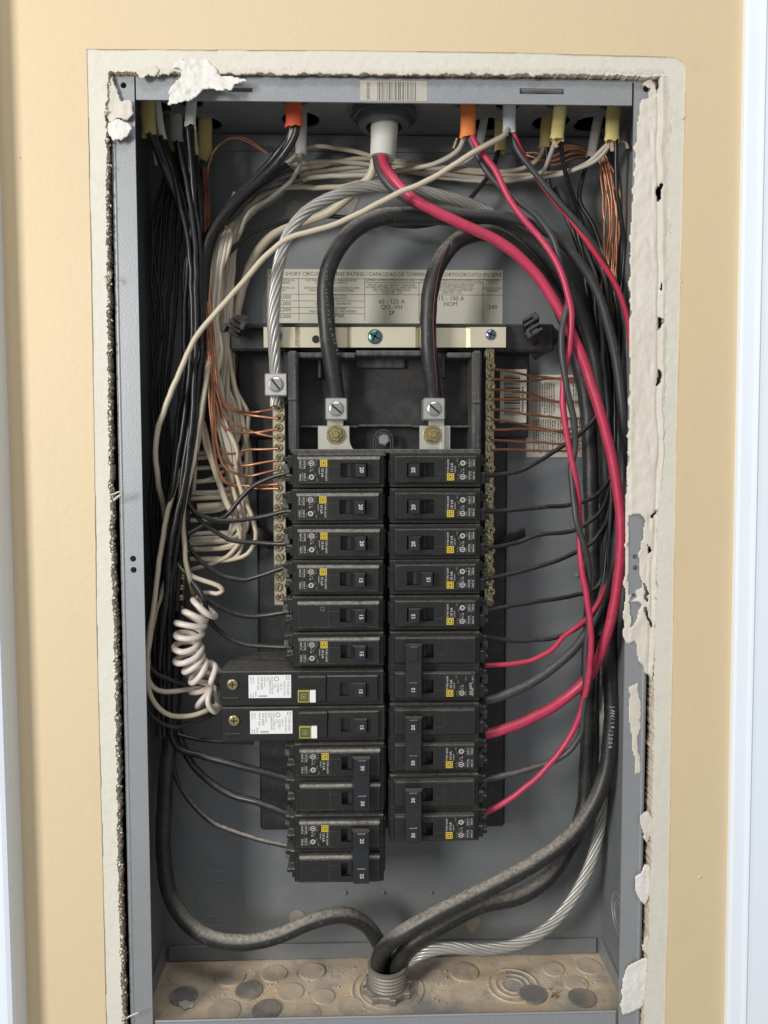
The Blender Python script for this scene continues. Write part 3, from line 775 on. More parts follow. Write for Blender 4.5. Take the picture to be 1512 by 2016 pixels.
# stepped mounting strap
sp = MB()
prof = [(519, 40), (581, 40), (590, 44), (684, 44), (692, 38), (818, 38), (826, 44), (918, 44), (926, 39), (996, 39)]
yt, yb = 644, 684
V = []
for x, Y in prof:
    for dY in (0, 2.2):
        z1, z0 = at(x, yt, Y+dY).z, at(x, yb, Y+dY).z
        X = at(x, 660, Y).x
        V += [(X, Y+dY, z1), (X, Y+dY, z0)]
n = len(prof); Fs = []
for i in range(n-1):
    a, b = i*4, i*4+4
    Fs += [(a, a+1, b+1, b), (a+2, b+2, b+3, a+3), (a, b, b+2, a+2), (a+1, a+3, b+3, b+1)]
Fs += [(0, 2, 3, 1), ((n-1)*4, (n-1)*4+1, (n-1)*4+3, (n-1)*4+2)]
sp.add(V, Fs)
strap = sp.build('mounting_strap', M['zinc'], bus)
def screw(parent, px, py, Y, r, m, slot='x', ang=0.0, h=2.0, name='screw'):
    p = at(px, py, Y); q = MB()
    q.disc_stack(p, (0, -1, 0), [(0, r), (h*.55, r*.98), (h*.9, r*.75), (h, r*.45)], 18, smooth=True)
    for k in ((0, 1) if slot == 'x' else (0,)):
        Mx = Matrix.Translation(p) @ Matrix.Rotation(ang+k*math.pi/2, 4, 'Y')
        q.cbox(-r*.72, r*.72, -h-.12, -h*.55, -r*.13, r*.13, 0, 1, mat=Mx)
    return q.build(name, [m, M['dark']], parent)
screw(strap, 738, 663, 38, 5.4, M['teal'], ang=.5)
screw(strap, 546, 661, 40, 3.9, M['blue'], ang=.2)
screw(strap, 966, 659, 39, 3.9, M['blue'], ang=.3)
q = MB(); p = at(622, 668, 43.9); q.disc_stack(p, (0, -1, 0), [(0, 2.9), (.12, 2.9)], 18); q.build('strap_hole_disc', M['dark'], strap)  # flat dark disc on the strap, painted as the shade of a hole

# terminal bars left and right of the tray
def tbar(xa, xb, ya, yb, Y, first, pitch, nsc, sx):
    mb = MB(); 
    p, q = at(xa, yb, Y), at(xb, ya, Y)
    mb.cbox(p.x, q.x, Y, Y+9, p.z, q.z, .5)
    bar = mb.build('terminal_bar', M['bar'], bus)
    for i in range(nsc):
        py = first+i*pitch
        c = at(sx+(1.5 if i % 2 else -1.0), py, Y-.1); s = MB()
        # raised collar and sunken slotted screw
        s.disc_stack(c, (0, -1, 0), [(0, 3.25), (.9, 3.2), (1.2, 2.8), (1.2, 2.35), (.35, 2.3)], 16, cap0=False, cap1=True)
        g = random.uniform(0, 3)
        Mx = Matrix.Translation(c) @ Matrix.Rotation(g, 4, 'Y')
        s.cbox(-2.0, 2.0, -.62, -.36, -.35, .35, 0, 1, mat=Mx)
        if i % 3: s.cbox(-.35, .35, -.63, -.36, -2.0, 2.0, 0, 1, mat=Mx)
        s.build('screw', [M['brass'], M['dark']], bar)
    return bar
random.seed(14)
tbar(540, 561, 792, 1192, 46, 803, 19.6, 20, 549)
tbar(953, 974, 684, 1194, 46, 700, 20.2, 25, 965)

# lugs
def lug(px, py, s, Y, ang, smat, name='lug'):
    p = at(px, py, Y); q = MB(); h = s/2
    q.cbox(p.x-h, p.x+h, Y, Y+20, p.z-h, p.z+h, .8)
    o = q.build(name, M['alum'], bus)
    t = MB(); r = s*.32
    t.disc_stack(p, (0, -1, 0), [(0, r*1.12), (.25, r*1.12), (.25, r), (1.5, r*.97), (1.9, r*.8)], 24)
    Mx = Matrix.Translation(p) @ Matrix.Rotation(ang, 4, 'Y'); t.cbox(-r*.9, r*.9, -2.0, -1.2, -r*.13, r*.13, 0, 1, mat=Mx)
    t.build('set_screw', [M['steel'], M['dark']], o)
    return o
lug(543, 757, 16.2, 32, .9, 0); lug(662, 805, 15.8, 30, .7, 0); lug(855, 805, 15.8, 30, .7, 0)
for px, xa, xb, fil in ((661, 626, 688, 1), (852, 826, 887, 0)):
    q = MB(); bx(q, xa, 838, xb, 889, 38, 42, .4)
    bx(q, xa+18, 826, xb-12, 842, 40, 44, .4)
    if fil:
        a = at(688, 889, 38); n_ = 8
        pts = [(a.x-.4, a.z)] + [(a.x+6.5-6.5*math.sin(t*math.pi/2/n_), a.z+9.5-9.5*math.cos(t*math.pi/2/n_)) for t in range(n_+1)]
        m = len(pts)
        q.add([(x, 38.2, z) for x, z in pts]+[(x, 42, z) for x, z in pts], [tuple(range(m)), *[(i, (i+1) % m, m+(i+1) % m, m+i) for i in range(m)]])
    else: bx(q, xa+44, 838, xa+50, 889, 33, 38, .4)
    tabo = q.build('bus_tab', M['tab'], bus)
    q = MB(); p = at(px, 856, 38)
    q.disc_stack(p, (0, -1, 0), [(0, 7.2), (.8, 7.0), (.8, 6.6)], 24)
    q.disc_stack(p, (0, -1, 0), [(.8, 5.6), (4, 5.6), (4.6, 4.9)], 6)
    q.disc_stack(p, (0, -1, 0), [(4.6, 2.7), (7, 2.7), (7.5, 2.2)], 14)
    q.build('nut', M['brass'], tabo)
q = MB(); p = at(755, 866, 44)
for k in range(2):
    r = 7.0-k*1.6
    arc = [Vector((p.x+r*math.cos(t), 44, p.z+r*math.sin(t))) for t in [math.pi*i/14 for i in range(15)]]
    q.tube([Vector((p.x+r, 44, p.z-9))]+arc+[Vector((p.x-r, 44, p.z-9))], .7, 6)
q.build('boss_rim', M['base'], bus)
q = MB(); q.disc_stack(at(755, 865, 50), (0, -1, 0), [(0, 4.8), (4, 4.6)], 6); q.disc_stack(at(755, 865, 46), (0, -1, 0), [(0, 3.6), (1.2, 3.3)], 18)
q.build('hex_bolt', M['steel'], bus)

# ------------------------------------------------------------------ breakers (local frame: x towards the outside is negative, y depth, z up)
YF, GAP = 12.0, 762.5
PL = M['plastic']
def logo(mb, x, z, s, y, mi, mi_bg):
    quad(mb, x-s, x+s, z-s, z+s, y, mi); quad(mb, x-s*.74, x+s*.74, z-s*.74, z+s*.74, y-.03, mi_bg)
    quad(mb, x-s*.56, x+s*.56, z-s*.56, z+s*.56, y-.06, mi); quad(mb, x-s*.26, x+s*.26, z-s*.26, z+s*.26, y-.09, mi_bg)
def face_block(mb, zc, zh=9.6, u0=5.3, u1=63.0, slotted=True, y=0.0):
    # raised face with a sunk handle slot
    x0, x1 = -u1, -u0; z0, z1 = zc-zh, zc+zh
    RR = 3.3; t_a, t_b = math.radians(66), math.radians(8)
    dy = RR*(math.cos(t_b)-math.cos(t_a)); RT = RR*(math.sin(t_a)-math.sin(t_b))
    rs = [(x0, x1, z0, z1, 6.2), (x0, x1, z0, z1, y+dy)]
    n0 = len(mb.f)
    for k in range(1, 8):
        t = t_a+(t_b-t_a)*k/7; r2 = max(0, (k-3)/4)
        rs.append((x0+.7*r2, x1-.7*r2, z0+.6*r2, z1-RR*(math.sin(t_a)-math.sin(t)), y+RR*(math.cos(t_b)-math.cos(t))))
    for side in range(4):
        vs = []
        for a_, b_, c_, d_, yy in rs:
            q4 = [(a_, yy, c_), (b_, yy, c_), (b_, yy, d_), (a_, yy, d_)]
            vs += [q4[side], q4[(side+1) % 4]]
        m = len(rs)
        mb.add(vs[:4], [(0, 1, 3, 2)])
        mb.add(vs[2:], [(2*i, 2*i+1, 2*i+3, 2*i+2) for i in range(m-2)], 3 if side == 2 else 0, side == 2)  # top strip gets the material with the painted highlight
    a0, a1, b0, b1 = x0+.7, x1-.7, z0+.6, z1-RT
    s0, s1, t0, t1 = -33.0, -14.0, zc-4.9, zc+4.9
    vs = [(a0, y, b0), (a1, y, b0), (a1, y, b1), (a0, y, b1), (s0, y, t0), (s1, y, t0), (s1, y, t1), (s0, y, t1)]
    mb.add(vs, [(0, 1, 5, 4), (1, 2, 6, 5), (2, 3, 7, 6), (3, 0, 4, 7)])
    mb.rings([(s0, s1, t0, t1, y), (s0, s1, t0, t1, y+8.5)], 1, cap=True)
def ledges(mb, zc):
    # fine raised moulding lines beside the face
    for x0, x1, z0, z1 in ((-62.4, -36.0, -8.55, -8.35), (-62.4, -62.2, -8.4, 6.2), (-41.3, -41.1, -8, 6.6), (-41, -34, 2.7, 2.9), (-13, -6.2, -8.55, -8.35), (-6.3, -6.1, -8.4, 6.0)):
        mb.cbox(x0, x1, -.14, .1, zc+z0, zc+z1, 0, 2)
    for z in (-10.9, 11.4): mb.cbox(-66.0, -3.0, 5.86, 6.1, zc+z-.1, zc+z+.1, 0, 2)
    mb.cbox(-66.9, -63.2, 5.86, 6.1, zc+3.0, zc+3.2, 0, 2); mb.cbox(-5, -2.2, 5.86, 6.1, zc-5.2, zc-5.0, 0, 2)
def body_block(mb, z0, z1, zs):
    mb.cbox(-67.0, -2.0, 6.0, 60, z0, z1, .7)
    mb.cbox(-3.0, -.9, 9.0, 60, z0+6, z1-4, .5)
    for zc in zs:
        mb.cbox(-70.6, -66.5, 7.5, 46, zc+2.0, zc+10.6, .6)
        mb.cbox(-69.0, -66.5, 8.5, 46, zc-10.2, zc-3.5, .6)
        mb.cbox(-74.0, -70, 11, 30, zc+6.2, zc+9.6, .6)
        mb.cbox(-73.0, -68.5, 12, 30, zc-8.2, zc-5.2, .6)
        mb.cbox(-71.5, -66.6, 24, 48, zc-10.2, zc+10.2, .6, 1)
def term_block(mb, zc):
    mb.cbox(-72.5, -68, 17, 24, zc-4.6, zc-2.6, .4); mb.cbox(-75, -70, 21, 30, zc-2.4, zc+4.8, .7)
    mb.cbox(-73.8, -71, 20, 21, zc+.6, zc+1.6, 0)
def handle_poly(flip=False):
    P = [(-28.6, 2.6), (-26.2, .8), (-24.6, -1.8), (-23.0, -5.4), (-22.2, -6.6), (-16.0, -7.0), (-15.3, -6.4), (-14.6, 3.0), (-14.6, 8.0), (-28.6, 8.0)]
    if flip: P = [(-47.0-x, y) for x, y in P]
    return P
def pseudo(mb, x, z, length, h, y, rnd, mi=0, wdt=.62):
    # one line of print too small to read, running downwards from z; h is the letter height along x
    e = z-length
    while z > e:
        if rnd.random() < .16: z -= wdt*.8; continue
        t = .17
        for st in rnd.sample(range(5), 3):
            if st == 0: quad(mb, x, x+h, z-t, z, y, mi)
            elif st == 1: quad(mb, x, x+h, z-wdt, z-wdt+t, y, mi)
            elif st == 2: quad(mb, x, x+t, z-wdt, z, y, mi)
            elif st == 3: quad(mb, x+h-t, x+h, z-wdt, z, y, mi)
            else: quad(mb, x+h/2-t/2, x+h/2+t/2, z-wdt, z, y, mi)
        z -= wdt+.2
def label_print(mb, zc, y=-.04, logo_on=True, dp=None):
    A = -math.pi/2
    rows = [('TYPE HOM', -43.0, 2.2, 1.95), ('10 kA', -45.6, 1.8, 2.7), ('120/240V~', -47.8, 2.2, 1.2)]
    for s, x, z, sz in rows: put_text(mb, s, sz, x, y, zc+z, A, 'LEFT')
    pass
    if dp: put_text(mb, dp, 2.5, -59.6, y, zc+6.4, A, 'LEFT')
    ring2d(mb, -53.2, y, zc+5.0, 1.35, 1.85); quad(mb, -54.1, -52.4, zc+4.7, zc+5.3, y)
    rnd = random.Random(4); pseudo(mb, -54.2, zc+2.4, 3.2, 1.0, y, rnd); pseudo(mb, -52.6, zc+1.8, 2.4, 1.0, y, rnd, 1)
    if not dp:
        ring2d(mb, -53.2, y, zc-4.6, 1.15, 1.8); put_text(mb, 'C', 2.0, -53.2, y, zc-4.6, A, 'CENTER')
    rnd = random.Random(4)
    for x, h_, (a_, b_), mi in ((-50.2, .9, (6.6, 3.2), 1), (-51.6, .9, (6.4, 2.6), 1), (-49.6, .85, (-5.0, -7.2), 1), (-51.0, .85, (-1.8, -3.6), 1), (-56.4, 1.0, (6.6, 4.0), 1), (-56.4, 1.0, (-4.2, -6.8), 1),
                         (-58.4, 1.05, (6.8, 1.2), 0), (-59.9, 1.05, (6.8, .4), 1), (-61.4, 1.05, (6.8, 1.8), 0), (-58.4, 1.05, (-1.4, -6.9), 0), (-59.9, 1.05, (-1.4, -6.9), 1), (-61.4, 1.05, (-2.0, -6.6), 0)):
        if dp and -61 < x < -58: continue
        pseudo(mb, x, zc+a_, a_-b_, h_, y, rnd, mi)
    if logo_on: logo(mb, -44.6, zc+5.0, 2.45, y, 2, 3)
PRINT = [M['ink_white'], M['ink_grey'], M['ink_yellow'], M['ink_black']]
def me(mb, name, mats): return mb.mesh(name, mats)
def child(name, mesh, parent, **kw):
    o = bpy.data.objects.new(name, mesh); COL.objects.link(o); o.parent = parent; return tag(o, **kw)

b1 = MB(); body_block(b1, -12.35, 12.35, (0,)); face_block(b1, 0); ledges(b1, 0)
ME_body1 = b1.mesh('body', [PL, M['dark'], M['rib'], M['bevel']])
t1 = MB(); term_block(t1, 0); ME_term = t1.mesh('terminal', [M['term']])
h1 = MB(); h1.prism(handle_poly(), -4.5, 4.5); ME_h = h1.mesh('handle', M['handle'])
h2 = MB(); h2.prism(handle_poly(True), -4.5, 4.5); ME_hoff = h2.mesh('handle', M['handle'])
l1 = MB(); label_print(l1, 0); ME_lab = l1.mesh('label_print', PRINT)
l0 = MB(); frame2d(l0, -46.5, -44.0, 3.2, 6.0, -.04, .25, 1); ME_lab0 = l0.mesh('label_print', PRINT)
def num_mesh(s, off=False):
    m_ = MB(); x = -18.2 if not off else -28.8
    put_text(m_, s, 3.9, x, -6.98 if not off else -7.03, .2, -math.pi/2, 'CENTER', .018)
    return m_.mesh('rating_print', M['ink_white'])
NUM = {s: num_mesh(s) for s in ('15', '20')}; NUM_OFF = num_mesh('15', True)

def place(root_py, right, label, n, group, name='circuit_breaker', gap=GAP):
    p = at(gap, root_py, YF)
    o = empty(name, p, label, 'circuit breaker', group, (0, math.pi, 0) if right else None)
    # keep depth direction: turn by 180 degrees about the depth axis
    o.location += Vector((random.uniform(-.5, .5), random.uniform(-.5, .5), random.uniform(-.15, .15)))*MM
    o.rotation_euler = (random.uniform(-.004, .004), (math.pi if right else 0)+random.uniform(-.005, .005), random.uniform(-.008, .008))
    return o
G1 = 'single pole breakers'
ordn = ['top', 'second', 'third', 'fourth', 'fifth', 'sixth']
L1 = [(925, '20', 'topmost'), (997, '20', 'second from top'), (1068.5, '20', 'third from top'), (1139.5, '15', 'fourth from top'), (1211, '15', 'fifth from top'), (1282, '15', 'sixth from top')]
for py, s, o_ in L1:
    extra = ' without yellow logo' if py == 1211 else ''
    r = place(py, False, f'black single breaker marked {s}, {o_} in the left column{extra}', s, G1)
    child('body', ME_body1, r); child('terminal', ME_term, r); h = child('handle', ME_h, r)
    child('rating_print', NUM[s], h); child('label_print', ME_lab0 if py == 1211 else ME_lab, r)
for i, (py, s) in enumerate(((925, '20'), (997, '20'), (1068.5, '20'), (1139, '15'), (1210, '15'))):
    off = i == 3
    r = place(py, True, f'black single breaker marked {s}, {["topmost", "second from top", "third from top", "fourth from top", "fifth from top"][i]} in the right column' + (', handle switched off' if off else ''), s, G1)
    child('body', ME_body1, r); child('terminal', ME_term, r); h = child('handle', ME_hoff if off else ME_h, r)
    child('rating_print', NUM_OFF if off else NUM[s], h); child('label_print', ME_lab, r)

# two-pole breakers
b2 = MB(); body_block(b2, -25.0, 25.0, (-12.7, 12.7)); face_block(b2, 12.7); face_block(b2, -12.7); ledges(b2, 12.7); ledges(b2, -12.7)
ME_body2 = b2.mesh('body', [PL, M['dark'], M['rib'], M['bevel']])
t2 = MB(); term_block(t2, 12.7); ME_ta = t2.mesh('terminal', [M['term']]); t2 = MB(); term_block(t2, -12.7); ME_tb = t2.mesh('terminal', [M['term']])
hp = [MB(), MB()]
for q, z in zip(hp, (12.7, -12.7)): q.prism([(-28.6, 2.6), (-26.2, .8), (-24.4, -1.0), (-23.6, -2.5), (-14.6, -2.5), (-14.6, 8), (-28.6, 8)], z-4.5, z+4.5)
ME_hp = [q.mesh('handle', M['handle']) for q in hp]
ti = MB(); ti.prism([(-25.6, -2.2), (-24.2, -7.6), (-23.4, -8.4), (-13.6, -8.4), (-12.8, -7.6), (-12.8, -2.2)], -18.6, 18.6)
for z in (12.7, -12.7): ti.cbox(-21.6, -15.0, -9.3, -8.2, z-5.4, z+5.4, .5)
ME_tie = ti.mesh('handle_tie', M['handle'])
l2 = MB(); label_print(l2, 12.7); ME_lab2 = l2.mesh('label_print', PRINT)
l3 = MB(); label_print(l3, 12.7, dp='DP-4075'); ME_lab3 = l3.mesh('label_print', PRINT)
def tie_num(s, z):
    q = MB(); put_text(q, s, 3.7, -18.2, -9.35, z, -math.pi/2, 'CENTER', .018)
    return q.mesh('rating_print', M['ink_white'])
G2 = 'double pole breakers'
def two(py, right, s, both, lab, dp=False):
    r = place(py, right, lab, s, G2, 'double_breaker')
    child('body', ME_body2, r); child('terminal', ME_ta, r); child('terminal', ME_tb, r)
    child('handle', ME_hp[0], r); child('handle', ME_hp[1], r)
    t = child('handle_tie', ME_tie, r)
    for z in ((12.7, -12.7) if both else (12.7,)): child('rating_print', tie_num(s, z), t)
    child('label_print', ME_lab3 if dp else ME_lab2, r)
two(1535.5, False, '30', True, 'double breaker marked 30 just above the lowest breaker of the left column')
two(1678, False, '25', True, 'double breaker marked 25 at the foot of the left column')
two(1316.5, True, '15', False, 'double breaker with one blank pad and one pad marked 15, right column', True)
two(1458.5, True, '50', True, 'double breaker marked 50 in the right column')
two(1599.5, True, '30', True, 'double breaker marked 30 at the foot of the right column')

# two long arc-fault breakers
ab = MB()
ab.cbox(-118.5, -2.0, 3.5, 62, -12.35, 12.35, .6)
ab.cbox(-3, -.9, 9, 60, -6, 8, .5)
ab.rings([(-42.6, -6.5, -9.4, 9.6, 4.5), (-42.6, -6.5, -9.4, 9.6, 1.0), (-42.0, -7.1, -8.8, 9.0, .6)], cap=False)
s0, s1, t0, t1 = -33.4, -14.0, -4.9, 4.9; a0, a1, q0, q1 = -42.0, -7.1, -8.8, 9.0
ab.add([(a0, .6, q0), (a1, .6, q0), (a1, .6, q1), (a0, .6, q1), (s0, .6, t0), (s1, .6, t0), (s1, .6, t1), (s0, .6, t1)], [(0, 1, 5, 4), (1, 2, 6, 5), (2, 3, 7, 6), (3, 0, 4, 7)])
ab.rings([(s0, s1, t0, t1, .6), (s0, s1, t0, t1, 9)], 1)
ab.cbox(-63.2, -43.0, .4, 6, -9.2, 9.4, .6)
ab.cbox(-63.2, -43.0, -.3, 1, 2.6, 9.0, .3)
ab.cbox(-116.5, -105.0, 2.9, 3.7, -8.4, -6.2, .2); ab.cbox(-118, -63.2, 3.25, 3.7, 9.9, 10.2, 0); ab.cbox(-118, -63.2, 3.25, 3.7, -9.9, -9.6, 0)
ab.rings([(-117, -105.5, -6, 6.5, 3.48), (-117, -105.5, -6, 6.5, 3.47)], 1)
ME_ab = ab.mesh('body', [PL, M['dark']])
q = MB(); q.disc_stack((-109.5, 3.2, 3.4), (0, -1, 0), [(0, 3.9), (1.2, 3.8), (1.8, 2.8)], 16); q.cbox(-112, -107, 1.2, 1.6, 3.0, 3.8, 0, 1); q.cbox(-109.9, -109.1, 1.2, 1.6, 1, 5.8, 0, 1)
ME_as = q.mesh('screw', [M['brass'], M['dark']])
q = MB(); q.prism([(-27.5, 1.5), (-22.5, -3.2), (-16.5, -3.6), (-15.0, -2.8), (-14.4, 2), (-14.4, 8), (-27.5, 8)], -4.6, 4.6); ME_ah = q.mesh('handle', M['handle'])
q = MB(); put_text(q, '15', 3.7, -18.6, -3.62, -.4, -math.pi/2, 'CENTER', .018); ME_an = q.mesh('rating_print', M['ink_white'])
q = MB(); q.cbox(-63.0, -54.6, -1.2, 1, -9.0, -.2, .3); ME_bt = q.mesh('test_button', M['button'])
q = MB(); logo(q, -58.8, -4.6, 3.4, -1.24, 0, 1); logo(q, -58.8, -4.6, 2.3, -1.4, 0, 1); ME_bl = q.mesh('logo_print', [M['ink_black'], M['button']])
q = MB(); q.cbox(-54.4, -50.2, -1.3, 1, -9.0, -.2, .3); ME_bw = q.mesh('indicator', M['label_white'])
pl_ = [(x, z) for x, z in []]
q = MB(); q.cbox(-98.2, -68.0, 3.1, 3.5, -6.8, 9.8, .15); ME_al = q.mesh('sticker', M['label_white'])
q = MB(); A = -math.pi/2
for s, x, z, sz in (('TYPE HOM', -70.4, 5.6, 2.15), ('HOM115CAFI', -72.9, 5.6, 1.8), ('120 V~', -75.2, 4.2, 2.0), ('LISTED', -77.5, 3.8, 2.2), ('C.B.', -79.5, 3.8, 2.0), ('ALSO LISTED AS', -81.4, 8.6, 1.75), ('COMBINATION', -83.1, 8.6, 1.75), ('AFCI', -84.8, 8.6, 1.75),
                    ('ISSUE NO.', -86.8, 8.6, 1.7), ('DP-3640', -89.0, 8.4, 2.5), ('HACR Type', -91.4, 8.6, 1.9), ('60Hz', -93.2, -2.0, 1.8), ('5kVTC', -94.9, 8.6, 1.6), ('60/75 C', -96.7, 8.6, 1.6)):
    put_text(q, s, sz, x, 3.06, z, A, 'LEFT')
ring2d(q, -78.4, 3.06, 7.0, 1.3, 1.7); frame2d(q, -71.6, -69.2, 6.6, 9.0, 3.06, .3); frame2d(q, -97, -94.8, -5.9, -3.7, 3.06, .25)
quad(q, -91, -85, -5.7, -4.9, 3.06, 1)
ME_at = q.mesh('sticker_print', [M['ink_fade'], M['ink_grey']])
def coil_mesh(axis_px, turns, rad, wire, lead, seed):
    rr = random.Random(seed)
    ax = spline(pxs(axis_px), 1.2); m = len(ax); pts = []
    for i in range(m):
        T = (ax[min(i+1, m-1)]-ax[max(i-1, 0)]).normalized()
        Y_ = Vector((0, 1, 0)); u = T.cross(Y_).normalized(); v = T.cross(u)
        # tilt the loops so that they open towards the front
        g = 2*math.pi*turns*i/(m-1)
        r_ = rad*(1+.13*math.sin(g*.37+seed)+.06*math.sin(g*.9))
        pts.append(ax[i] + u*math.cos(g)*r_ + v*math.sin(g)*r_*.8 + T*math.sin(g)*(2.7+1.5*math.sin(g*.21+seed)))
    P = spline(pxs(lead[0]) + pts + pxs(lead[1]), 1.6)
    q = MB(); q.tube(P, wire/2, 9); return q
G3 = 'long arc fault breakers'
coils = [coil_mesh([(404, 1194, 36), (384, 1214, 31), (372, 1246, 28), (368, 1280, 27), (380, 1312, 28), (404, 1334, 31)], 8.2, 9.4, 4.5, ([(372, 1140, 56), (384, 1166, 50), (396, 1184, 42)], [(424, 1340, 44), (436, 1348, 52)]), 2),
         coil_mesh([(412, 1310, 46), (396, 1338, 44), (398, 1362, 42), (414, 1376, 40), (428, 1374, 38)], 5.0, 9.2, 4.3, ([(360, 1300, 62), (384, 1302, 54)], [(430, 1384, 44), (440, 1392, 52)]), 5)]
for i, (py, nm) in enumerate(((1356.5, 'upper'), (1427, 'lower'))):
    r = place(py, False, f'{nm} of two long breakers with a white sticker and olive test button', '15', G3, 'arc_fault_breaker')
    child('body', ME_ab, r); child('screw', ME_as, r); h = child('handle', ME_ah, r); child('rating_print', ME_an, h)
    b = child('test_button', ME_bt, r); child('logo_print', ME_bl, b); child('indicator', ME_bw, r)
    s = child('sticker', ME_al, r); child('sticker_print', ME_at, s)
    coils[i].build('pigtail', M['WW'], r, label='tightly coiled white pigtail wire')
# blank filler between the two columns of breakers
# ------------------------------------------------------------------ connectors and cable jackets
q = MB(); c = at_z(763, 1925, ZF+10); c = Vector((c.x, c.y, ZF+.5))
CB = c.copy()
conn = empty('cable_connector', c, 'threaded cable connector with locknut standing on the dusty box floor', 'connector')
q.disc_stack(c, (0, 0, 1), [(0, 18.5), (4.2, 18.5), (5, 17.5)], 8, up=(1, .3, 0))
for k in range(8):
    g = math.pi*2*k/8+.2; q.cbox(c.x+17.4*math.cos(g)-2.4, c.x+17.4*math.cos(g)+2.4, c.y+17.4*math.sin(g)-2.4, c.y+17.4*math.sin(g)+2.4, c.z, c.z+5.2, .5)
q.build('locknut', M['conn'], conn)
q = MB(); prof = [(0, 14.2)]
for i in range(5): prof += [(5+i*2.6, 14.3), (6.0+i*2.6, 15.1), (6.9+i*2.6, 14.3)]
prof += [(19.5, 15.4), (20.6, 15.4), (20.8, 13.2), (10, 12.6)]
q.disc_stack(c, (0, 0, 1), prof, 32, smooth=False, cap0=False, cap1=False); q.build('thread', M['conn'], conn)
cx = x_at(756, 42, ZT)
tc_ = empty('bushing', (cx, 42, ZT), 'dark round bushing at the middle of the box top, pale cable through it', 'connector')
q = MB(); q.disc_stack((cx, 42, ZT-.4), (0, 0, -1), [(0, 23), (5, 23), (6.5, 21.8), (6.5, 19.5), (11.5, 18.6), (13, 17.2), (13, 13), (4, 12.5)], 28, cap0=False, cap1=False); q.build('bushing_ring', M['darkconn'], tc_)
q = MB(); q.disc_stack((cx, 42, ZT-5), (0, 0, -1), [(0, 24.2), (2.6, 24.2), (2.6, 22.5)], 8, cap0=False, cap1=False); q.build('locknut', M['darkconn'], tc_)

def jacket(px0, px1, y1, Y, wpx, m, label, fl=.55, y0=200, name='cable_jacket', grp='cable jackets entering the top of the box', torn=True):
    """flat cable jacket from the top panel down to pixel row y1"""
    a, b = at(px0, y0, Y), at(px1, y1, Y)
    d = (a-b).normalized(); t = (ZT+4-a.z)/max(d.z, .2)
    P = spline([a+d*t, a, (a+b)/2+Vector((random.uniform(-.5, .5), 0, 0)), b], 4)
    r = wpx/2*(Y+DIST)/F_PX
    q = MB(); q.tube(P, r, 14, flat=fl, caps=False)
    dn = (P[-1]-P[-2]).normalized(); ring = q.v[-14:]; cc = sum(ring, Vector())/14
    for k_ in range(14): q.v[-14+k_] = ring[k_] + dn*random.uniform(-1.6, 1.0) + (ring[k_]-cc)*random.uniform(-.05, .16)
    q.add([cc+(v_-cc)*.9-dn*2.2 for v_ in ring], [tuple(range(14))], 1)
    m = [m, M['paper']]
    return q.build(name, m, label=label, cat='cable jacket', group=grp)
random.seed(17)
jacket(290, 294, 268, 30, 27, M['tyd'], 'dull yellow jacket, leftmost at the top left corner of the box')
jacket(309, 321, 278, 36, 15, M['tw'], 'narrow white jacket leaning right, beside the leftmost yellow one')
jacket(347, 347, 281, 56, 25, M['tg'], 'grey white jacket between the narrow white and the upper white jackets')
jacket(336, 338, 306, 66, 22, M['tyd'], 'dull yellow jacket half hidden behind the grey white one at top left')
jacket(377, 374, 250, 34, 21, M['tw'], 'short white jacket under the large curled paint flake')
jacket(404, 404, 318, 68, 27, M['tyd'], 'yellow jacket set farthest back among those at top left')
jacket(577, 579, 251, 28, 32, M['tred'], 'red orange jacket left of the middle bushing')
jacket(594, 593, 306, 62, 22, M['tg'], 'pale grey jacket behind the red orange one')
jacket(921, 921, 273, 28, 30, M['tor'], 'bright orange jacket right of the middle bushing')
jacket(958, 943, 290, 64, 16, M['tg'], 'slanted grey jacket just right of the bright orange one')
jacket(1003, 1003, 262, 30, 25, M['tbg'], 'pale blue grey jacket with the long cream wire')
jacket(985, 985, 300, 66, 22, M['tyd'], 'short yellow jacket behind the pale blue grey one')
jacket(1104, 1096, 278, 32, 26, M['ty'], 'yellow jacket in front, second from the right at the box top')
jacket(1080, 1072, 292, 60, 22, M['tyd'], 'yellow jacket tucked behind the second one from the right')
jacket(1185, 1163, 312, 62, 19, M['tg'], 'slanted grey jacket left of the rightmost yellow one')
jacket(1210, 1205, 279, 32, 28, M['ty'], 'yellow jacket, rightmost at the top right of the box')
# scraps of filler paper hanging from jackets
for pts, wd in (([(383, 250, 36), (385, 280, 38), (388, 305, 40)], 5), ([(300, 270, 32), (304, 300, 34), (308, 325, 36)], 4), ([(1205, 275, 34), (1206, 298, 35)], 5), ([(1215, 278, 36), (1232, 282, 38), (1235, 292, 40)], 6), ([(1093, 276, 34), (1096, 290, 35)], 4), ([(900, 272, 40), (893, 292, 42)], 3)):
    q = MB(); q.tube(spline(pxs(pts), 1.5), [wd*.33*random.uniform(.7, 1.1) for _ in spline(pxs(pts), 1.5)], 6, flat=.3)
    q.build('filler_paper', M['paper'], label='scrap of brown filler paper hanging from a cable jacket end', cat='paper scrap', group='filler paper scraps')

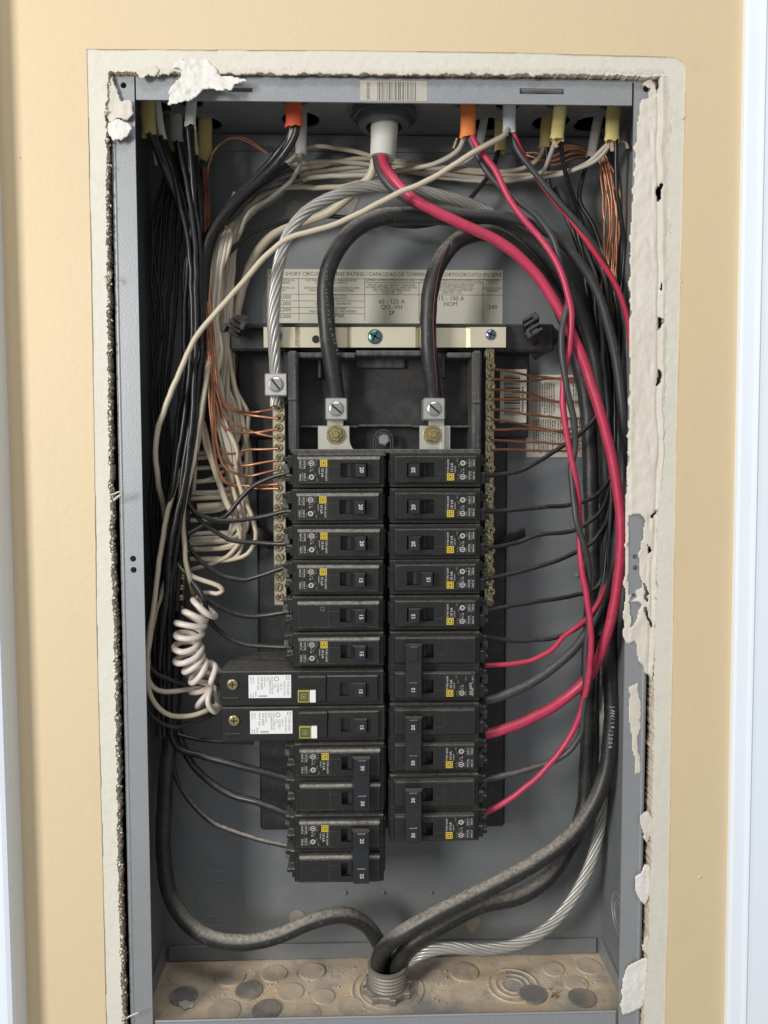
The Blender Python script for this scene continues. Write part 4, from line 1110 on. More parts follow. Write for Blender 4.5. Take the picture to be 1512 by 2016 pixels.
# ------------------------------------------------------------------ wires
def wire(pts, dia, m, label, group=None, name='wire', n=9, cat='wire', step=4.0):
    q = MB(); P = spline(pxs(pts), step); np_ = len(P); wire.k = getattr(wire, 'k', 0)+1; k_ = wire.k*7.31
    amp = (1.3 if dia < 3 else 1.1 if dia < 6 else .6)
    for i in range(np_):                                # hand bends
        e = min(1, i/8, (np_-1-i)/8); p = P[i]
        P[i] = p + Vector((noise.noise(Vector((p.z*.028, k_, 0))) + .4*noise.noise(Vector((p.z*.09+p.x*.05, k_, 5))), .6*noise.noise(Vector((p.z*.03, k_, 9))), noise.noise(Vector((p.x*.03, k_, 3))) + .4*noise.noise(Vector((p.x*.09, k_, 6)))))*amp*e*1.5
    q.tube(P, [dia/2*(1+.045*noise.noise(p*.08)) for p in P], n if dia < 8 else 16)
    return q.build(name, m, label=label, cat=cat, group=group)
def stranded(pts, dia, label, name='stranded_cable', twist=.085, ns=8):
    P = spline(pxs(pts), 2.2); m = len(P)
    root = empty(name, P[0], label, 'cable')
    T = [(P[min(i+1, m-1)]-P[max(i-1, 0)]).normalized() for i in range(m)]
    u = T[0].orthogonal().normalized(); fr = []
    for i in range(m):
        u = (u-T[i]*u.dot(T[i])).normalized(); fr.append((u.copy(), T[i].cross(u)))
    R = dia/2; rs = R*.42
    for k in range(ns):
        pts_ = []
        s = 0
        for i in range(m):
            if i: s += (P[i]-P[i-1]).length
            g = 2*math.pi*k/ns + s*twist*1.0
            pts_.append(P[i] + (fr[i][0]*math.cos(g)+fr[i][1]*math.sin(g))*(R-rs*.8))
        q = MB(); q.tube(pts_, rs*.74, 7); q.build('strand', M['S'], root)
    return root

CBx = lambda px, py, Y=None: (px, py, CB.y if Y is None else Y)
cy = CB.y
# the three service conductors
wire([(664, 806, 40), (662, 780, 38), (656, 730, 34), (644, 660, 30), (641, 600, 30), (642, 550, 30), (658, 500, 31), (690, 458, 33), (740, 432, 36), (820, 425, 42), (900, 430, 48), (980, 442, 54), (1050, 480, 58), (1110, 550, 60), (1160, 660, 62), (1185, 800, 64), (1196, 1000, 64), (1198, 1200, 62), (1202, 1330, 58), (1204, 1420, 55), (1196, 1500, 52), (1175, 1570, 48), (1140, 1630, 44), (1080, 1682, 38), (1000, 1728, 32), (905, 1777, 28), (830, 1815, 28), (775, 1850, 31), (748, 1885, cy-4), (744, 1925, cy), (742, 1990, cy+2)], 12.2, M['KD'], 'thick black cable from the left lug, stamped JAN/14/2004 near the right flange', name='service_cable', cat='cable')
wire([(855, 806, 40), (853, 780, 38), (845, 700, 32), (842, 620, 31), (852, 550, 32), (875, 500, 36), (915, 465, 42), (970, 462, 50), (1030, 500, 58), (1090, 580, 66), (1130, 680, 72), (1155, 800, 75), (1165, 1000, 76), (1164, 1200, 75), (1158, 1400, 74), (1156, 1500, 73), (1150, 1580, 71), (1128, 1655, 66), (1085, 1722, 58), (1020, 1765, 52), (940, 1785, 47), (870, 1822, 43), (815, 1855, 40), (786, 1890, cy-2), (779, 1925, cy), (776, 1990, cy+2)], 12.2, M['KD'], 'thick black cable with a red stripe, clamped in the right lug', name='service_cable', cat='cable')
q = MB(); S2 = spline(pxs([(885, 480, 31), (868, 520, 26.5), (858, 570, 25.5), (853, 630, 25), (855, 690, 26), (859, 740, 29), (861, 770, 31.5)]), 4); q.tube(S2, .62, 6)
stripe = q.build('stripe', mat('stripe_red', (0.085, 0.018, 0.022), .5), bpy.data.objects['service_cable.001'])
stranded([(543, 800, 40), (543, 757, 42), (542, 730, 38), (540, 690, 34), (538, 640, 31), (541, 580, 30), (549, 520, 30), (566, 465, 31), (600, 420, 34), (650, 390, 38), (720, 368, 44), (800, 372, 50), (880, 388, 54), (950, 412, 58), (1020, 460, 62), (1090, 540, 70), (1150, 680, 76), (1180, 850, 79), (1190, 1100, 79), (1190, 1350, 77), (1190, 1480, 74), (1186, 1590, 70), (1174, 1660, 66), (1155, 1718, 60), (1120, 1780, 54), (1076, 1828, 48), (1013, 1860, 44), (950, 1869, 42), (880, 1866, 42), (830, 1878, 42), (795, 1905, cy+4), (785, 1960, cy+5)], 9.0, 'twisted silver aluminium cable arching over the lugs and down to the floor connector')
# stamped date on the service cable
q = MB()
cpath = spline(pxs([(1204, 1380, 45), (1207, 1400, 45), (1205, 1440, 44), (1198, 1485, 42)]), .5)
for i, ch in enumerate('JAN/14/2004'):
    p = at(1205.5-(i*.5 if i > 5 else 0), 1392+i*7.8, 48.4-.42*i)
    put_text(q, ch, 4.6, p.x, p.y-.0, p.z, -math.pi/2, 'CENTER', -.005)
for v in q.v: v.y -= .3
DATE = q
wire([(350, 1180, 60), (347, 1300, 58), (338, 1420, 54), (328, 1520, 50), (322, 1620, 48), (323, 1700, 46), (336, 1765, 44), (366, 1815, 40), (415, 1846, 36), (480, 1856, 34), (550, 1842, 34), (620, 1812, 36), (680, 1803, 40), (720, 1820, 45), (745, 1855, cy), (758, 1900, cy+6), (760, 1980, cy+8)], 11.6, M['KD'], 'thick dusty black cable sweeping round the lower left corner of the box', name='service_cable', cat='cable')

q = MB(); rnd = random.Random(9)
for i in range(26):
    t = i/25.; x = 640.5+4*(t*2-.4)**2*2.2; y = 520+t*175
    c_ = at(x+random.uniform(-.6, .6), y, 23.6+.6*t)
    if rnd.random() < .25: continue
    n0 = len(q.v); pseudo(q, c_.x, c_.z, 1.3, 1.5, c_.y, rnd, 0, 1.1)
q.build('print', M['ink_grey'], bpy.data.objects['service_cable'])
# middle jacket and its three conductors
q = MB(); r0 = 27*(42+DIST)/F_PX
P = spline([Vector((cx, 42, ZT+4)), at(757, 225, 42), at(756, 270, 41), at(753, 312, 40)], 4)
q.tube(P, [10.6-1.6*i/(len(P)-1) for i in range(len(P))], 22)
q.build('cable_jacket', M['tw'], label='thick pale round jacket hanging from the middle bushing', cat='cable jacket')
wire([(750, 300, 38), (755, 322, 35), (775, 352, 30), (815, 392, 27), (860, 418, 26), (920, 445, 26), (985, 478, 26), (1040, 522, 26), (1090, 590, 26), (1135, 680, 26), (1172, 780, 25), (1203, 890, 24), (1220, 1000, 24), (1222, 1090, 25), (1212, 1180, 27), (1194, 1255, 31), (1165, 1325, 37), (1110, 1378, 42), (1045, 1415, 40), (976, 1441, 37), (955, 1446, 37)], 7.7, M['R'], 'thick pink red wire from the middle jacket to the double breaker marked 50')
wire([(742, 300, 40), (745, 328, 37), (765, 362, 33), (800, 390, 31), (850, 408, 30), (920, 420, 31), (1000, 428, 33), (1070, 452, 36), (1130, 502, 38), (1175, 575, 40), (1205, 670, 42), (1222, 780, 44), (1226, 900, 46), (1220, 1020, 50), (1205, 1120, 52), (1180, 1200, 50), (1140, 1265, 46), (1090, 1315, 42), (1035, 1350, 38), (980, 1374, 37), (955, 1380, 37)], 6.9, M['KG'], 'thick black wire from the middle jacket, ending above the thick red one')
wire([(740, 305, 44), (730, 345, 46), (695, 378, 56), (650, 415, 66), (600, 436, 70), (550, 452, 72), (510, 490, 72), (482, 550, 71), (462, 630, 70), (455, 700, 70), (460, 770, 70), (478, 840, 69), (489, 900, 68), (488, 955, 66), (470, 985, 62), (430, 996, 58), (388, 1000, 54)], 6.8, M['W'], 'thick cream wire from the middle jacket curving down to the left ground bar')

# orange jacket: white, black, red
wire([(914, 268, 30), (905, 292, 36), (880, 312, 46), (840, 326, 56), (780, 338, 62), (700, 346, 66), (620, 350, 68), (540, 372, 68), (480, 420, 66), (446, 500, 64), (436, 600, 62), (440, 700, 60), (452, 800, 58), (462, 900, 58)], 3.6, M['WG'], 'grey white wire from the orange jacket running left behind the middle jacket')
wire([(929, 268, 28), (942, 292, 26), (975, 335, 25), (1000, 385, 24), (1040, 440, 22), (1080, 490, 20), (1108, 545, 18), (1122, 605, 17), (1120, 670, 18), (1110, 735, 19), (1110, 800, 19), (1120, 870, 20), (1132, 930, 21), (1139, 985, 23), (1140, 1045, 24), (1146, 1110, 22), (1156, 1180, 21), (1162, 1240, 21), (1163, 1300, 23), (1155, 1350, 28), (1136, 1420, 32), (1095, 1488, 34), (1040, 1546, 34), (985, 1585, 36), (955, 1600, 37)], 4.6, M['R'], 'pink red wire twisted with a grey black one, ending lowest on the right')
wire([(924, 268, 30), (934, 295, 30), (962, 340, 29), (1005, 385, 28), (1055, 425, 26), (1088, 470, 25), (1106, 530, 23), (1117, 585, 22), (1109, 640, 14), (1108, 700, 14), (1118, 765, 14), (1131, 830, 16), (1132, 880, 20), (1123, 930, 22), (1126, 975, 20), (1137, 1030, 17), (1150, 1080, 18), (1160, 1130, 24), (1160, 1200, 28), (1153, 1290, 29), (1150, 1390, 30), (1140, 1450, 32), (1105, 1490, 34), (1050, 1514, 36), (990, 1528, 37), (955, 1536, 37)], 4.6, M['KG'], 'grey black wire twisted around the pink red wire from the orange jacket')
# pale blue jacket: long cream wire, red, black
wire([(1000, 255, 28), (992, 267, 24), (950, 290, 19), (880, 332, 16), (800, 374, 14), (720, 414, 13), (640, 447, 13), (570, 472, 13), (520, 508, 14), (475, 555, 14), (425, 615, 14), (380, 680, 14), (347, 745, 15), (325, 800, 16), (311, 850, 18), (307, 900, 22), (310, 945, 28), (322, 1000, 44), (336, 1080, 60), (340, 1160, 64)], 3.9, M['W'], 'long cream wire crossing in front of everything from the pale blue jacket')
wire([(1008, 256, 30), (1030, 305, 32), (1058, 350, 33), (1090, 395, 32), (1130, 445, 31), (1170, 495, 32), (1205, 545, 34), (1228, 595, 36), (1240, 650, 40), (1236, 800, 48), (1222, 1000, 54), (1200, 1130, 52), (1170, 1200, 46), (1140, 1232, 42), (1110, 1255, 40), (1085, 1280, 39), (1045, 1300, 38), (1000, 1308, 37), (955, 1310, 37)], 3.7, M['RD'], 'thin bright red wire beside the right flange, ending above the thick pink red wire')
wire([(1004, 256, 32), (1022, 300, 30), (1055, 345, 29), (1095, 395, 29), (1140, 445, 30), (1180, 500, 34), (1210, 560, 40), (1230, 640, 46), (1236, 740, 50), (1236, 900, 54), (1225, 1050, 54), (1205, 1150, 52)], 4.2, M['KG'], 'grey black wire from the pale blue jacket crossing over the red one')

# black wires to the right breakers
GR = 'black wires to the right breakers'
RB = [([(955, 937, 35), (985, 934, 37), (1030, 924, 42), (1085, 893, 48), (1140, 855, 54), (1172, 820, 58), (1190, 760, 62), (1185, 640, 64), (1165, 520, 66), (1140, 420, 66), (1110, 330, 50), (1104, 270, 36)], 'topmost'),
      ([(955, 1008, 35), (985, 1006, 37), (1050, 1000, 42), (1120, 992, 48), (1165, 978, 52), (1195, 945, 56), (1206, 890, 60), (1200, 760, 62), (1180, 620, 62), (1150, 500, 64), (1125, 420, 66), (1085, 370, 66), (1075, 285, 60)], 'second'),
      ([(955, 1080, 35), (985, 1076, 37), (1020, 1068, 42), (1060, 1054, 45), (1130, 1044, 48), (1170, 1022, 52), (1196, 985, 56), (1208, 900, 60), (1212, 760, 62), (1200, 620, 60), (1190, 520, 60), (1165, 440, 62), (1140, 390, 66), (1160, 305, 64)], 'third'),
      ([(955, 1141, 35), (985, 1134, 37), (1050, 1118, 42), (1110, 1100, 48), (1160, 1070, 54), (1190, 1030, 58), (1206, 970, 60), (1216, 850, 62), (1220, 700, 60), (1225, 560, 56), (1228, 470, 50), (1216, 390, 42), (1213, 330, 38), (1212, 272, 34)], 'fourth'),
      ([(955, 1203, 35), (985, 1197, 37), (1060, 1185, 44), (1130, 1172, 52), (1170, 1160, 58), (1195, 1110, 62), (1210, 1000, 64), (1218, 850, 66), (1222, 700, 66), (1215, 560, 66)], 'fifth'),
      ([(950, 1252, 36), (990, 1260, 39), (1045, 1262, 42), (1100, 1254, 44), (1145, 1230, 48), (1172, 1190, 52), (1190, 1130, 56), (1204, 1000, 58), (1210, 850, 62)], 'sixth')]
for pts, o_ in RB: wire(pts, 3.4, M['K'], f'thin black wire to the right column of breakers, {o_} from the top', GR)
wire([(983, 292, 66), (968, 335, 64), (935, 380, 62), (890, 425, 60), (800, 445, 64), (700, 430, 68), (620, 428, 70), (540, 442, 68), (480, 470, 62), (438, 510, 56), (412, 560, 50), (398, 640, 46), (392, 760, 44), (380, 900, 44)], 3.6, M['K'], 'black wire crossing left behind the large cables above the rating table')
random.seed(23)
GRB = 'black wires hanging down the right side of the box'
for i in range(9):
    x = 1165+i*7.5; Y = 58+random.uniform(-10, 20)
    wire([(1085+i*9+random.uniform(-8, 8), 370+i*12, 72), (1120+i*8, 440+i*10, 68), (x-14+random.uniform(-4, 4), 560, Y), (x+random.uniform(-4, 4), 720, Y+4), (x+10+random.uniform(-5, 5), 900, Y+4), (x+6+random.uniform(-6, 6), 1080, Y+3), (x+random.uniform(-10, 4), 1250, Y+4), (x-8, 1400, Y+8), (x-14, 1520, 80)][:random.choice((6, 7, 8))], 3.5, M['K'] if i % 3 else M['KG'],
         'black wire in the loose bundle hanging down the right side of the box', GRB)

# copper on the right
GC = 'bare copper wires of the right terminal bar'
CR = [[(968, 727, 44), (1000, 730, 54), (1040, 738, 66), (1100, 748, 76), (1162, 752, 80)], [(968, 747, 44), (1000, 747, 56), (1050, 750, 70), (1100, 747, 78), (1160, 743, 80)],
      [(968, 767, 44), (1000, 768, 56), (1045, 776, 68), (1100, 790, 76), (1164, 791, 80)], [(968, 787, 44), (1000, 786, 56), (1060, 787, 70), (1110, 792, 78)],
      [(968, 806, 44), (1000, 809, 56), (1060, 816, 68), (1110, 823, 76), (1166, 824, 80)], [(968, 826, 44), (1000, 830, 56), (1030, 838, 66), (1070, 845, 74), (1110, 852, 79), (1160, 858, 80)],
      [(968, 846, 44), (1010, 846, 56), (1060, 845, 66), (1110, 845, 72), (1140, 840, 75), (1168, 830, 78)], [(968, 866, 44), (1010, 868, 56), (1060, 872, 68), (1120, 873, 76), (1168, 862, 79)],
      [(968, 886, 44), (1010, 885, 56), (1060, 885, 68), (1120, 888, 76), (1170, 874, 79)]]
nth = ['topmost', 'second', 'third', 'fourth', 'fifth', 'sixth', 'seventh', 'eighth', 'ninth', 'tenth']
for pts, o_ in zip(CR, nth): wire(pts, 1.9, M['C'], f'bare copper wire at the right terminal bar, {o_} from the top', GC, 'copper_wire', 7)
random.seed(31)
GCV = 'bare copper wires gathered at the upper right corner'
for i in range(9):
    x = 1186+i*3.6
    wire([(1085+i*12+random.uniform(-12, 12), 300+random.uniform(-14, 14), 68), (1130+i*6, 285+random.uniform(-6, 18), 66), (1172+i*3+random.uniform(-5, 5), 312+random.uniform(-8, 12), 62), (x+random.uniform(-4, 4), 362, 60), (x+4+random.uniform(-3, 3), 430, 60), (x+random.uniform(-4, 4), 520, 60), (x-8+random.uniform(-4, 4), 640, 66), (x-20+random.uniform(-3, 3), 760+i*8, 76)], 1.8, M['C'], 'bare copper wire in the bundle at the upper right corner of the box', GCV, 'copper_wire', 7)
for k in range(3):
    wire([(1010+k*8, 290+k*6, 70), (1040+k*10, 318-k*8, 66), (1085, 310+k*7, 64), (1130, 292+k*9, 62), (1165, 305, 62)], 1.8, M['C'], 'bare copper wire looped behind the yellow jackets at the upper right', GCV+' in loops', 'copper_wire', 7)
wire([(790, 345, 70), (830, 330, 70), (880, 312, 66), (905, 302, 60)], 1.8, M['C'], 'short bare copper wire behind the orange jacket', None, 'copper_wire', 7)
# copper on the left
GL = 'bare copper wires of the left terminal bar'
CLs = [[(428, 770, 56), (440, 792, 58), (462, 806, 60), (500, 810, 56), (548, 804, 44)], [(424, 760, 58), (440, 795, 58), (455, 808, 60), (490, 817, 58), (548, 824, 44)], [(426, 800, 60), (436, 838, 58), (452, 850, 60), (494, 853, 58), (548, 844, 44)],
       [(430, 775, 60), (443, 812, 56), (460, 832, 58), (496, 850, 58), (548, 862, 44)], [(424, 840, 60), (432, 885, 58), (454, 894, 60), (488, 887, 56), (548, 883, 44)], [(425, 850, 60), (436, 897, 58), (450, 909, 60), (475, 916, 58), (548, 906, 44)],
       [(423, 860, 60), (436, 915, 60), (455, 931, 60), (485, 937, 58), (548, 924, 44)], [(421, 870, 60), (430, 925, 60), (444, 948, 60), (470, 960, 58), (548, 962, 44)], [(419, 870, 58), (426, 915, 56), (438, 945, 56), (462, 956, 56), (548, 953, 44)]]
for pts, o_ in zip(CLs, nth):
    up = [(404+random.uniform(-4, 5), 330, 66), (407+random.uniform(-5, 5), 430, 60), (410+random.uniform(-5, 6), 560, 46), (416+random.uniform(-8, 10), 690, 38)]
    pts = [(x_, y_, min(Y_, 38+max(0, i_)*3)) if i_ < 3 else (x_, y_, Y_-6 if x_ < 500 else Y_) for i_, (x_, y_, Y_) in enumerate(pts)]
    wire(up+pts, 1.9, M['C'], f'bare copper wire at the left terminal bar, {o_} from the top', GL, 'copper_wire', 7)
for k in range(2):
    wire([(405+k*4, 400, 66), (407+k*3, 340, 66), (420+k*6, 300-k*8, 62), (446+k*8, 274-k*3, 60), (480, 272+k*3, 62), (528, 302+k*2, 66)], 1.6, M['C'], 'fine bare copper wire arching over the upper left of the box', 'arching copper wires', 'copper_wire', 7)

# horizontal white bundle under the top and its run down the left
GW = 'cream wires running across under the box top'
HW = [([(1204, 280, 40), (1180, 312, 44), (1130, 336, 56), (1050, 350, 66), (960, 352, 70), (880, 344, 70), (800, 338, 72), (700, 322, 72), (620, 320, 70), (550, 340, 68)], 425, 'from the rightmost yellow jacket'),
      ([(1196, 284, 44), (1150, 325, 54), (1090, 342, 62), (1020, 342, 68), (930, 338, 72), (820, 325, 74), (720, 312, 74), (640, 322, 72), (560, 346, 70)], 432, 'lowest of those at the right'),
      ([(1092, 280, 38), (1082, 310, 46), (1068, 338, 56), (1020, 352, 66), (940, 356, 70), (850, 346, 74), (760, 330, 76), (660, 334, 74), (580, 352, 72)], 444, 'from the front yellow jacket second from right'),
      ([(1070, 288, 60), (1060, 312, 62), (1030, 330, 66), (960, 336, 70), (880, 330, 74), (790, 318, 76), (680, 318, 76), (600, 336, 74)], 418, 'from the yellow jacket behind the second from right'),
      ([(948, 290, 64), (920, 316, 66), (860, 332, 70), (790, 330, 76), (700, 338, 78), (620, 342, 76), (560, 362, 74)], 438, 'from the slanted grey jacket'),
      ([(740, 310, 70), (690, 296, 72), (640, 289, 72), (600, 293, 70), (572, 318, 68), (520, 352, 68)], 452, 'arched highest under the top'),
      ([(592, 300, 62), (588, 330, 60), (570, 358, 58), (530, 390, 58), (490, 420, 58)], 460, 'from the pale grey jacket behind the red orange one'),
      ([(730, 352, 70), (680, 366, 72), (620, 368, 72), (560, 370, 70), (510, 392, 68)], 449, 'lowest and thickest under the top'),]
random.seed(41)
hooks = [(387, 891), (385, 902), (383, 922), (394, 947), (381, 969), (380, 981), (385, 1065), (380, 1081), (394, 1100), (383, 1119)]
for k, (pts, x, nm) in enumerate(HW):
    hx, hy = hooks[k]
    if hy < 960: tail = [(x+14, 470, 62), (x+6, 560, 60), (x+4, 660, 58), (x+18, 760, 58), (x+44, 820, 60), (x+36, hy-36, 60), (x+4, hy-8, 58), (hx+8, hy, 54), (hx-14, hy+1, 54)]
    else: tail = [(x+10, 470, 62), (x-4, 570, 60), (x-8, 680, 58), (x-12, 790, 56), (x, 880, 56), (x+22, 960, 57), (x+30, hy-60 if hy > 1000 else hy-15, 58), (x+20, hy-12, 57), (x-10, hy-2, 56), (hx-14, hy+1, 54)]
    wire(pts+tail, 3.9 if k == 7 else 3.4, M['W'] if k % 2 else M['WG'], ('cream wire from the pale grey jacket behind the red orange one' if 'pale grey' in nm else f'cream wire crossing under the box top, {nm}'), GW)
GWL = 'cream wires bent into the left ground bar'
ex = [[(463, 380, 66), (440, 440, 60), (428, 520, 56), (424, 620, 54), (430, 700, 50), (426, 790, 48), (440, 880, 50), (462, 960, 52), (474, 1020, 54), (466, 1056, 55), (430, 1064, 55), (380, 1066, 54)],
      [(470, 390, 68), (446, 460, 62), (440, 560, 60), (446, 660, 58), (458, 740, 56), (478, 830, 58), (486, 900, 60), (476, 960, 60), (440, 972, 58), (376, 970, 54)],
      [(455, 400, 64), (424, 480, 50), (410, 580, 46), (406, 680, 44), (404, 760, 42), (398, 840, 42), (406, 880, 44), (430, 945, 48), (450, 1000, 50), (474, 1040, 52), (472, 1064, 54), (430, 1079, 56), (375, 1082, 55)],
      [(440, 800, 50), (452, 880, 50), (474, 960, 50), (496, 1020, 52), (502, 1060, 54), (488, 1090, 55), (450, 1102, 56), (380, 1101, 56)],
      [(400, 830, 46), (418, 900, 46), (440, 970, 48), (462, 1020, 50), (472, 1060, 52), (456, 1088, 54), (425, 1107, 56), (376, 1121, 56)],
      [(470, 840, 64), (462, 862, 62), (440, 882, 60), (410, 894, 58), (376, 893, 54)], [(490, 870, 66), (470, 902, 64), (440, 916, 60), (405, 920, 58), (374, 924, 54)], [(484, 905, 66), (466, 935, 64), (430, 945, 58), (380, 948, 54)]]
for pts, o_ in zip(ex, nth): wire(pts, 3.4, M['W'], f'cream wire hooked into the left ground bar, {o_} of the loose hooks' if False else 'cream wire hooked round into the ground bar on left side of the box', GWL)
random.seed(77)
for i in range(9):
    a_ = random.uniform(-10, 12); b_ = random.uniform(-14, 16); Yw_ = random.uniform(44, 68); e_ = random.uniform(870, 1110)
    wire([(560+random.uniform(-30, 30), 345+random.uniform(-12, 14), 70), (505+a_, 375+b_*.5, 68), (462+a_, 415, 66), (440+b_, 480, Yw_), (428+a_, 580, Yw_), (424+b_, 690, Yw_-4), (430+a_*1.6, 790, Yw_-4), (452+b_, 880, Yw_-2), (466+a_, min(960, e_-20), 56), (452+b_, e_-6, 57), (410, e_+2, 57), (374, e_+3, 54)], 3.3, M['W'] if i % 3 else M['WG'], 'cream wire hooked round into the ground bar on left side of the box', GWL)
for i in range(7):
    a_ = random.uniform(-10, 10)
    wire([(560+i*6, 318+i*6, 60), (510+a_, 352+i*4, 58), (455+a_, 400+i*5, 54), (418+a_, 460, 46+i*2), (402+a_, 560, 42+i*2), (398-a_, 680, 40+i*2), (388+a_, 800, 40), (372-a_, 900, 42), (358+a_, 1010, 44), (348, 1130+i*12, 50)], 3.6, M['K'] if i % 2 else M['KG'], 'black wire in the thick bundle along the left side of the box', 'black wires bundled along the left side of the box')
# separate cream wires in front of the left bundle
wire([(412, 700, 40), (405, 760, 30), (396, 810, 26), (387, 860, 25), (380, 910, 25), (371, 955, 26), (362, 1000, 28), (358, 1040, 30), (362, 1090, 32), (374, 1140, 36), (384, 1180, 50)], 3.7, M['W'], 'cream wire in front of the black bundle, bowing left of the fanned hooks')
wire([(392, 790, 62), (384, 850, 54), (368, 905, 42), (342, 968, 28), (326, 1030, 25), (314, 1100, 24), (305, 1170, 24), (298, 1230, 26), (292, 1290, 28), (294, 1340, 30), (312, 1358, 32), (345, 1360, 34), (385, 1352, 40), (425, 1345, 48)], 3.7, M['W'], 'cream wire sweeping down the left edge to the upper long breaker')
wire([(362, 1010, 64), (344, 1090, 56), (314, 1172, 38), (296, 1250, 28), (290, 1330, 28), (298, 1375, 28), (325, 1404, 29), (365, 1410, 31), (400, 1402, 36), (430, 1385, 46)], 3.7, M['W'], 'cream wire looping lowest below the coils to the lower long breaker')
wire([(336, 1010, 62), (342, 1070, 54), (354, 1112, 42), (374, 1131, 38), (405, 1143, 38), (432, 1152, 38), (440, 1162, 39), (428, 1168, 40), (405, 1166, 42), (385, 1180, 42), (392, 1200, 40)], 3.6, M['W'], 'cream wire with a short loop just above the coiled pigtails')
wire([(408, 730, 46), (402, 800, 42), (394, 860, 40), (384, 920, 46), (380, 980, 58)], 3.4, M['W'], 'short cream wire tight beside the black bundle')

# thick and thin black bundle down the left
wire([(584, 240, 30), (583, 262, 32), (560, 302, 38), (515, 350, 42), (462, 398, 42), (422, 448, 38), (402, 510, 36), (396, 600, 36), (394, 700, 36), (384, 800, 36), (368, 900, 38), (352, 1000, 40), (342, 1110, 42), (335, 1250, 44), (332, 1400, 46), (350, 1470, 48), (400, 1490, 46), (455, 1503, 42), (520, 1520, 38), (570, 1534, 36)], 5.4, M['K'], 'black wire from the red orange jacket to the upper half of the breaker marked 30')
wire([(574, 240, 34), (572, 264, 36), (548, 300, 44), (505, 348, 48), (456, 400, 48), (420, 460, 46), (406, 530, 44), (404, 640, 44), (398, 760, 44), (382, 880, 46), (366, 1000, 50), (356, 1150, 54), (350, 1300, 56), (348, 1420, 56), (370, 1490, 54), (410, 1535, 50), (450, 1563, 46), (508, 1580, 40), (570, 1604, 36)], 5.4, M['K'], 'black wire from the red orange jacket to the lower half of the breaker marked 30')
wire([(578, 252, 32), (566, 285, 40), (540, 318, 48), (500, 352, 54)], 4.4, M['WG'], 'short white wire end just below the red orange jacket')
random.seed(53)
GB = 'black wires bundled along the left side of the box'
starts = [(293, 262, 30), (300, 262, 33), (320, 272, 36), (324, 276, 38), (338, 300, 64), (346, 276, 56), (352, 278, 58), (372, 246, 34), (378, 248, 36), (386, 290, 46), (402, 312, 68), (398, 312, 66), (342, 300, 62), (315, 268, 34)]
BL = [  # ends at left breakers
  ([(570, 931, 35), (548, 936, 37), (500, 958, 42), (472, 985, 44), (446, 1016, 45), (408, 1034, 42), (366, 1052, 36), (345, 1040, 40)], 'topmost'),
  ([(570, 1004, 35), (548, 1010, 37), (500, 1021, 40), (458, 1026, 40), (416, 1022, 38), (383, 1008, 36), (368, 985, 38), (372, 930, 42)], 'second'),
  ([(570, 1070, 35), (550, 1071, 37), (513, 1070, 40), (458, 1066, 42), (424, 1048, 42), (391, 1024, 40), (370, 985, 42), (366, 930, 46)], 'third'),
  ([(570, 1115, 35), (550, 1120, 37), (513, 1133, 40), (480, 1141, 42), (444, 1136, 43), (402, 1110, 42), (372, 1076, 42), (356, 1030, 44), (352, 960, 46)], 'fourth'),
  ([(575, 1204, 35), (552, 1207, 37), (515, 1212, 40), (480, 1212, 41), (450, 1204, 40), (420, 1188, 38), (388, 1165, 36), (366, 1120, 38), (358, 1060, 40), (354, 990, 42)], 'fifth'),
  ([(575, 1275, 35), (552, 1274, 37), (515, 1272, 40), (474, 1268, 42), (440, 1250, 42), (416, 1226, 38), (406, 1198, 34), (398, 1170, 34), (372, 1135, 38), (350, 1080, 44)], 'sixth')]
mids = [(385, 520), (388, 640), (380, 760)]
k = 0
def upper(st, off, Y):
    return [st, (st[0]+(385-st[0])*.35, 340, st[2]+2), (st[0]+(388-st[0])*.72, 430, Y), (386+off, 530, Y), (386+off*1.1, 650, Y), (378+off, 770, Y), (366+off, 870, Y)]
for i, (pts, o_) in enumerate(BL):
    off = random.uniform(-14, 12); Y = random.uniform(38, 62)
    wire(upper(starts[i], off, Y)+pts[::-1], 3.5, M['K'], f'thin black wire to the left column of breakers, {o_} from the top', 'black wires to the left breakers')
wire(upper(starts[6], -18, 36)+[(340, 980, 34), (318, 1100, 30), (298, 1220, 28), (289, 1300, 30), (300, 1322, 32), (333, 1340, 34), (384, 1350, 40), (430, 1346, 48)], 3.5, M['K'], 'black wire curving round behind the coils to the upper long breaker')
wire(upper(starts[7], -22, 38)+[(336, 980, 38), (314, 1110, 36), (296, 1250, 34), (288, 1370, 32), (298, 1412, 32), (336, 1432, 34), (377, 1422, 38), (430, 1402, 48)], 3.5, M['K'], 'black wire curving below the coils to the lower long breaker')
wire(upper(starts[8], -8, 44)+[(346, 980, 50), (332, 1120, 54), (322, 1260, 56), (320, 1380, 56), (340, 1440, 54), (385, 1455, 52), (440, 1460, 52), (500, 1462, 58)], 3.4, M['K'], 'black wire passing just under the lower long breaker')
wire(upper(starts[9], -4, 48)+[(348, 980, 52), (336, 1140, 56), (330, 1300, 58), (336, 1440, 58), (345, 1520, 56), (372, 1575, 54), (420, 1620, 50), (470, 1640, 45), (515, 1653, 40), (575, 1668, 36)], 3.6, M['KD'], 'dusty black wire hanging lowest, to the left breaker marked 25')
for i, st in enumerate(starts[:7]*2+starts[9:]):
    off = random.uniform(-24, 16); Y = random.uniform(36, 70)
    st = (st[0]+random.uniform(-4, 4), st[1], st[2]+random.uniform(-2, 3))
    u = upper(st, off, Y)
    low = [(352+off, 980, Y+2), (338+off*.9, 1100, Y+4), (326+off*.9, 1220, Y+6), (320+off*.8, 1340, Y+6), (322+off*.7, 1450, Y+8)]
    wire(u+low[:random.choice((3, 4, 5))], 3.5, M['K'] if i % 4 else M['KG'], 'black wire in the thick bundle along the left side of the box', GB)
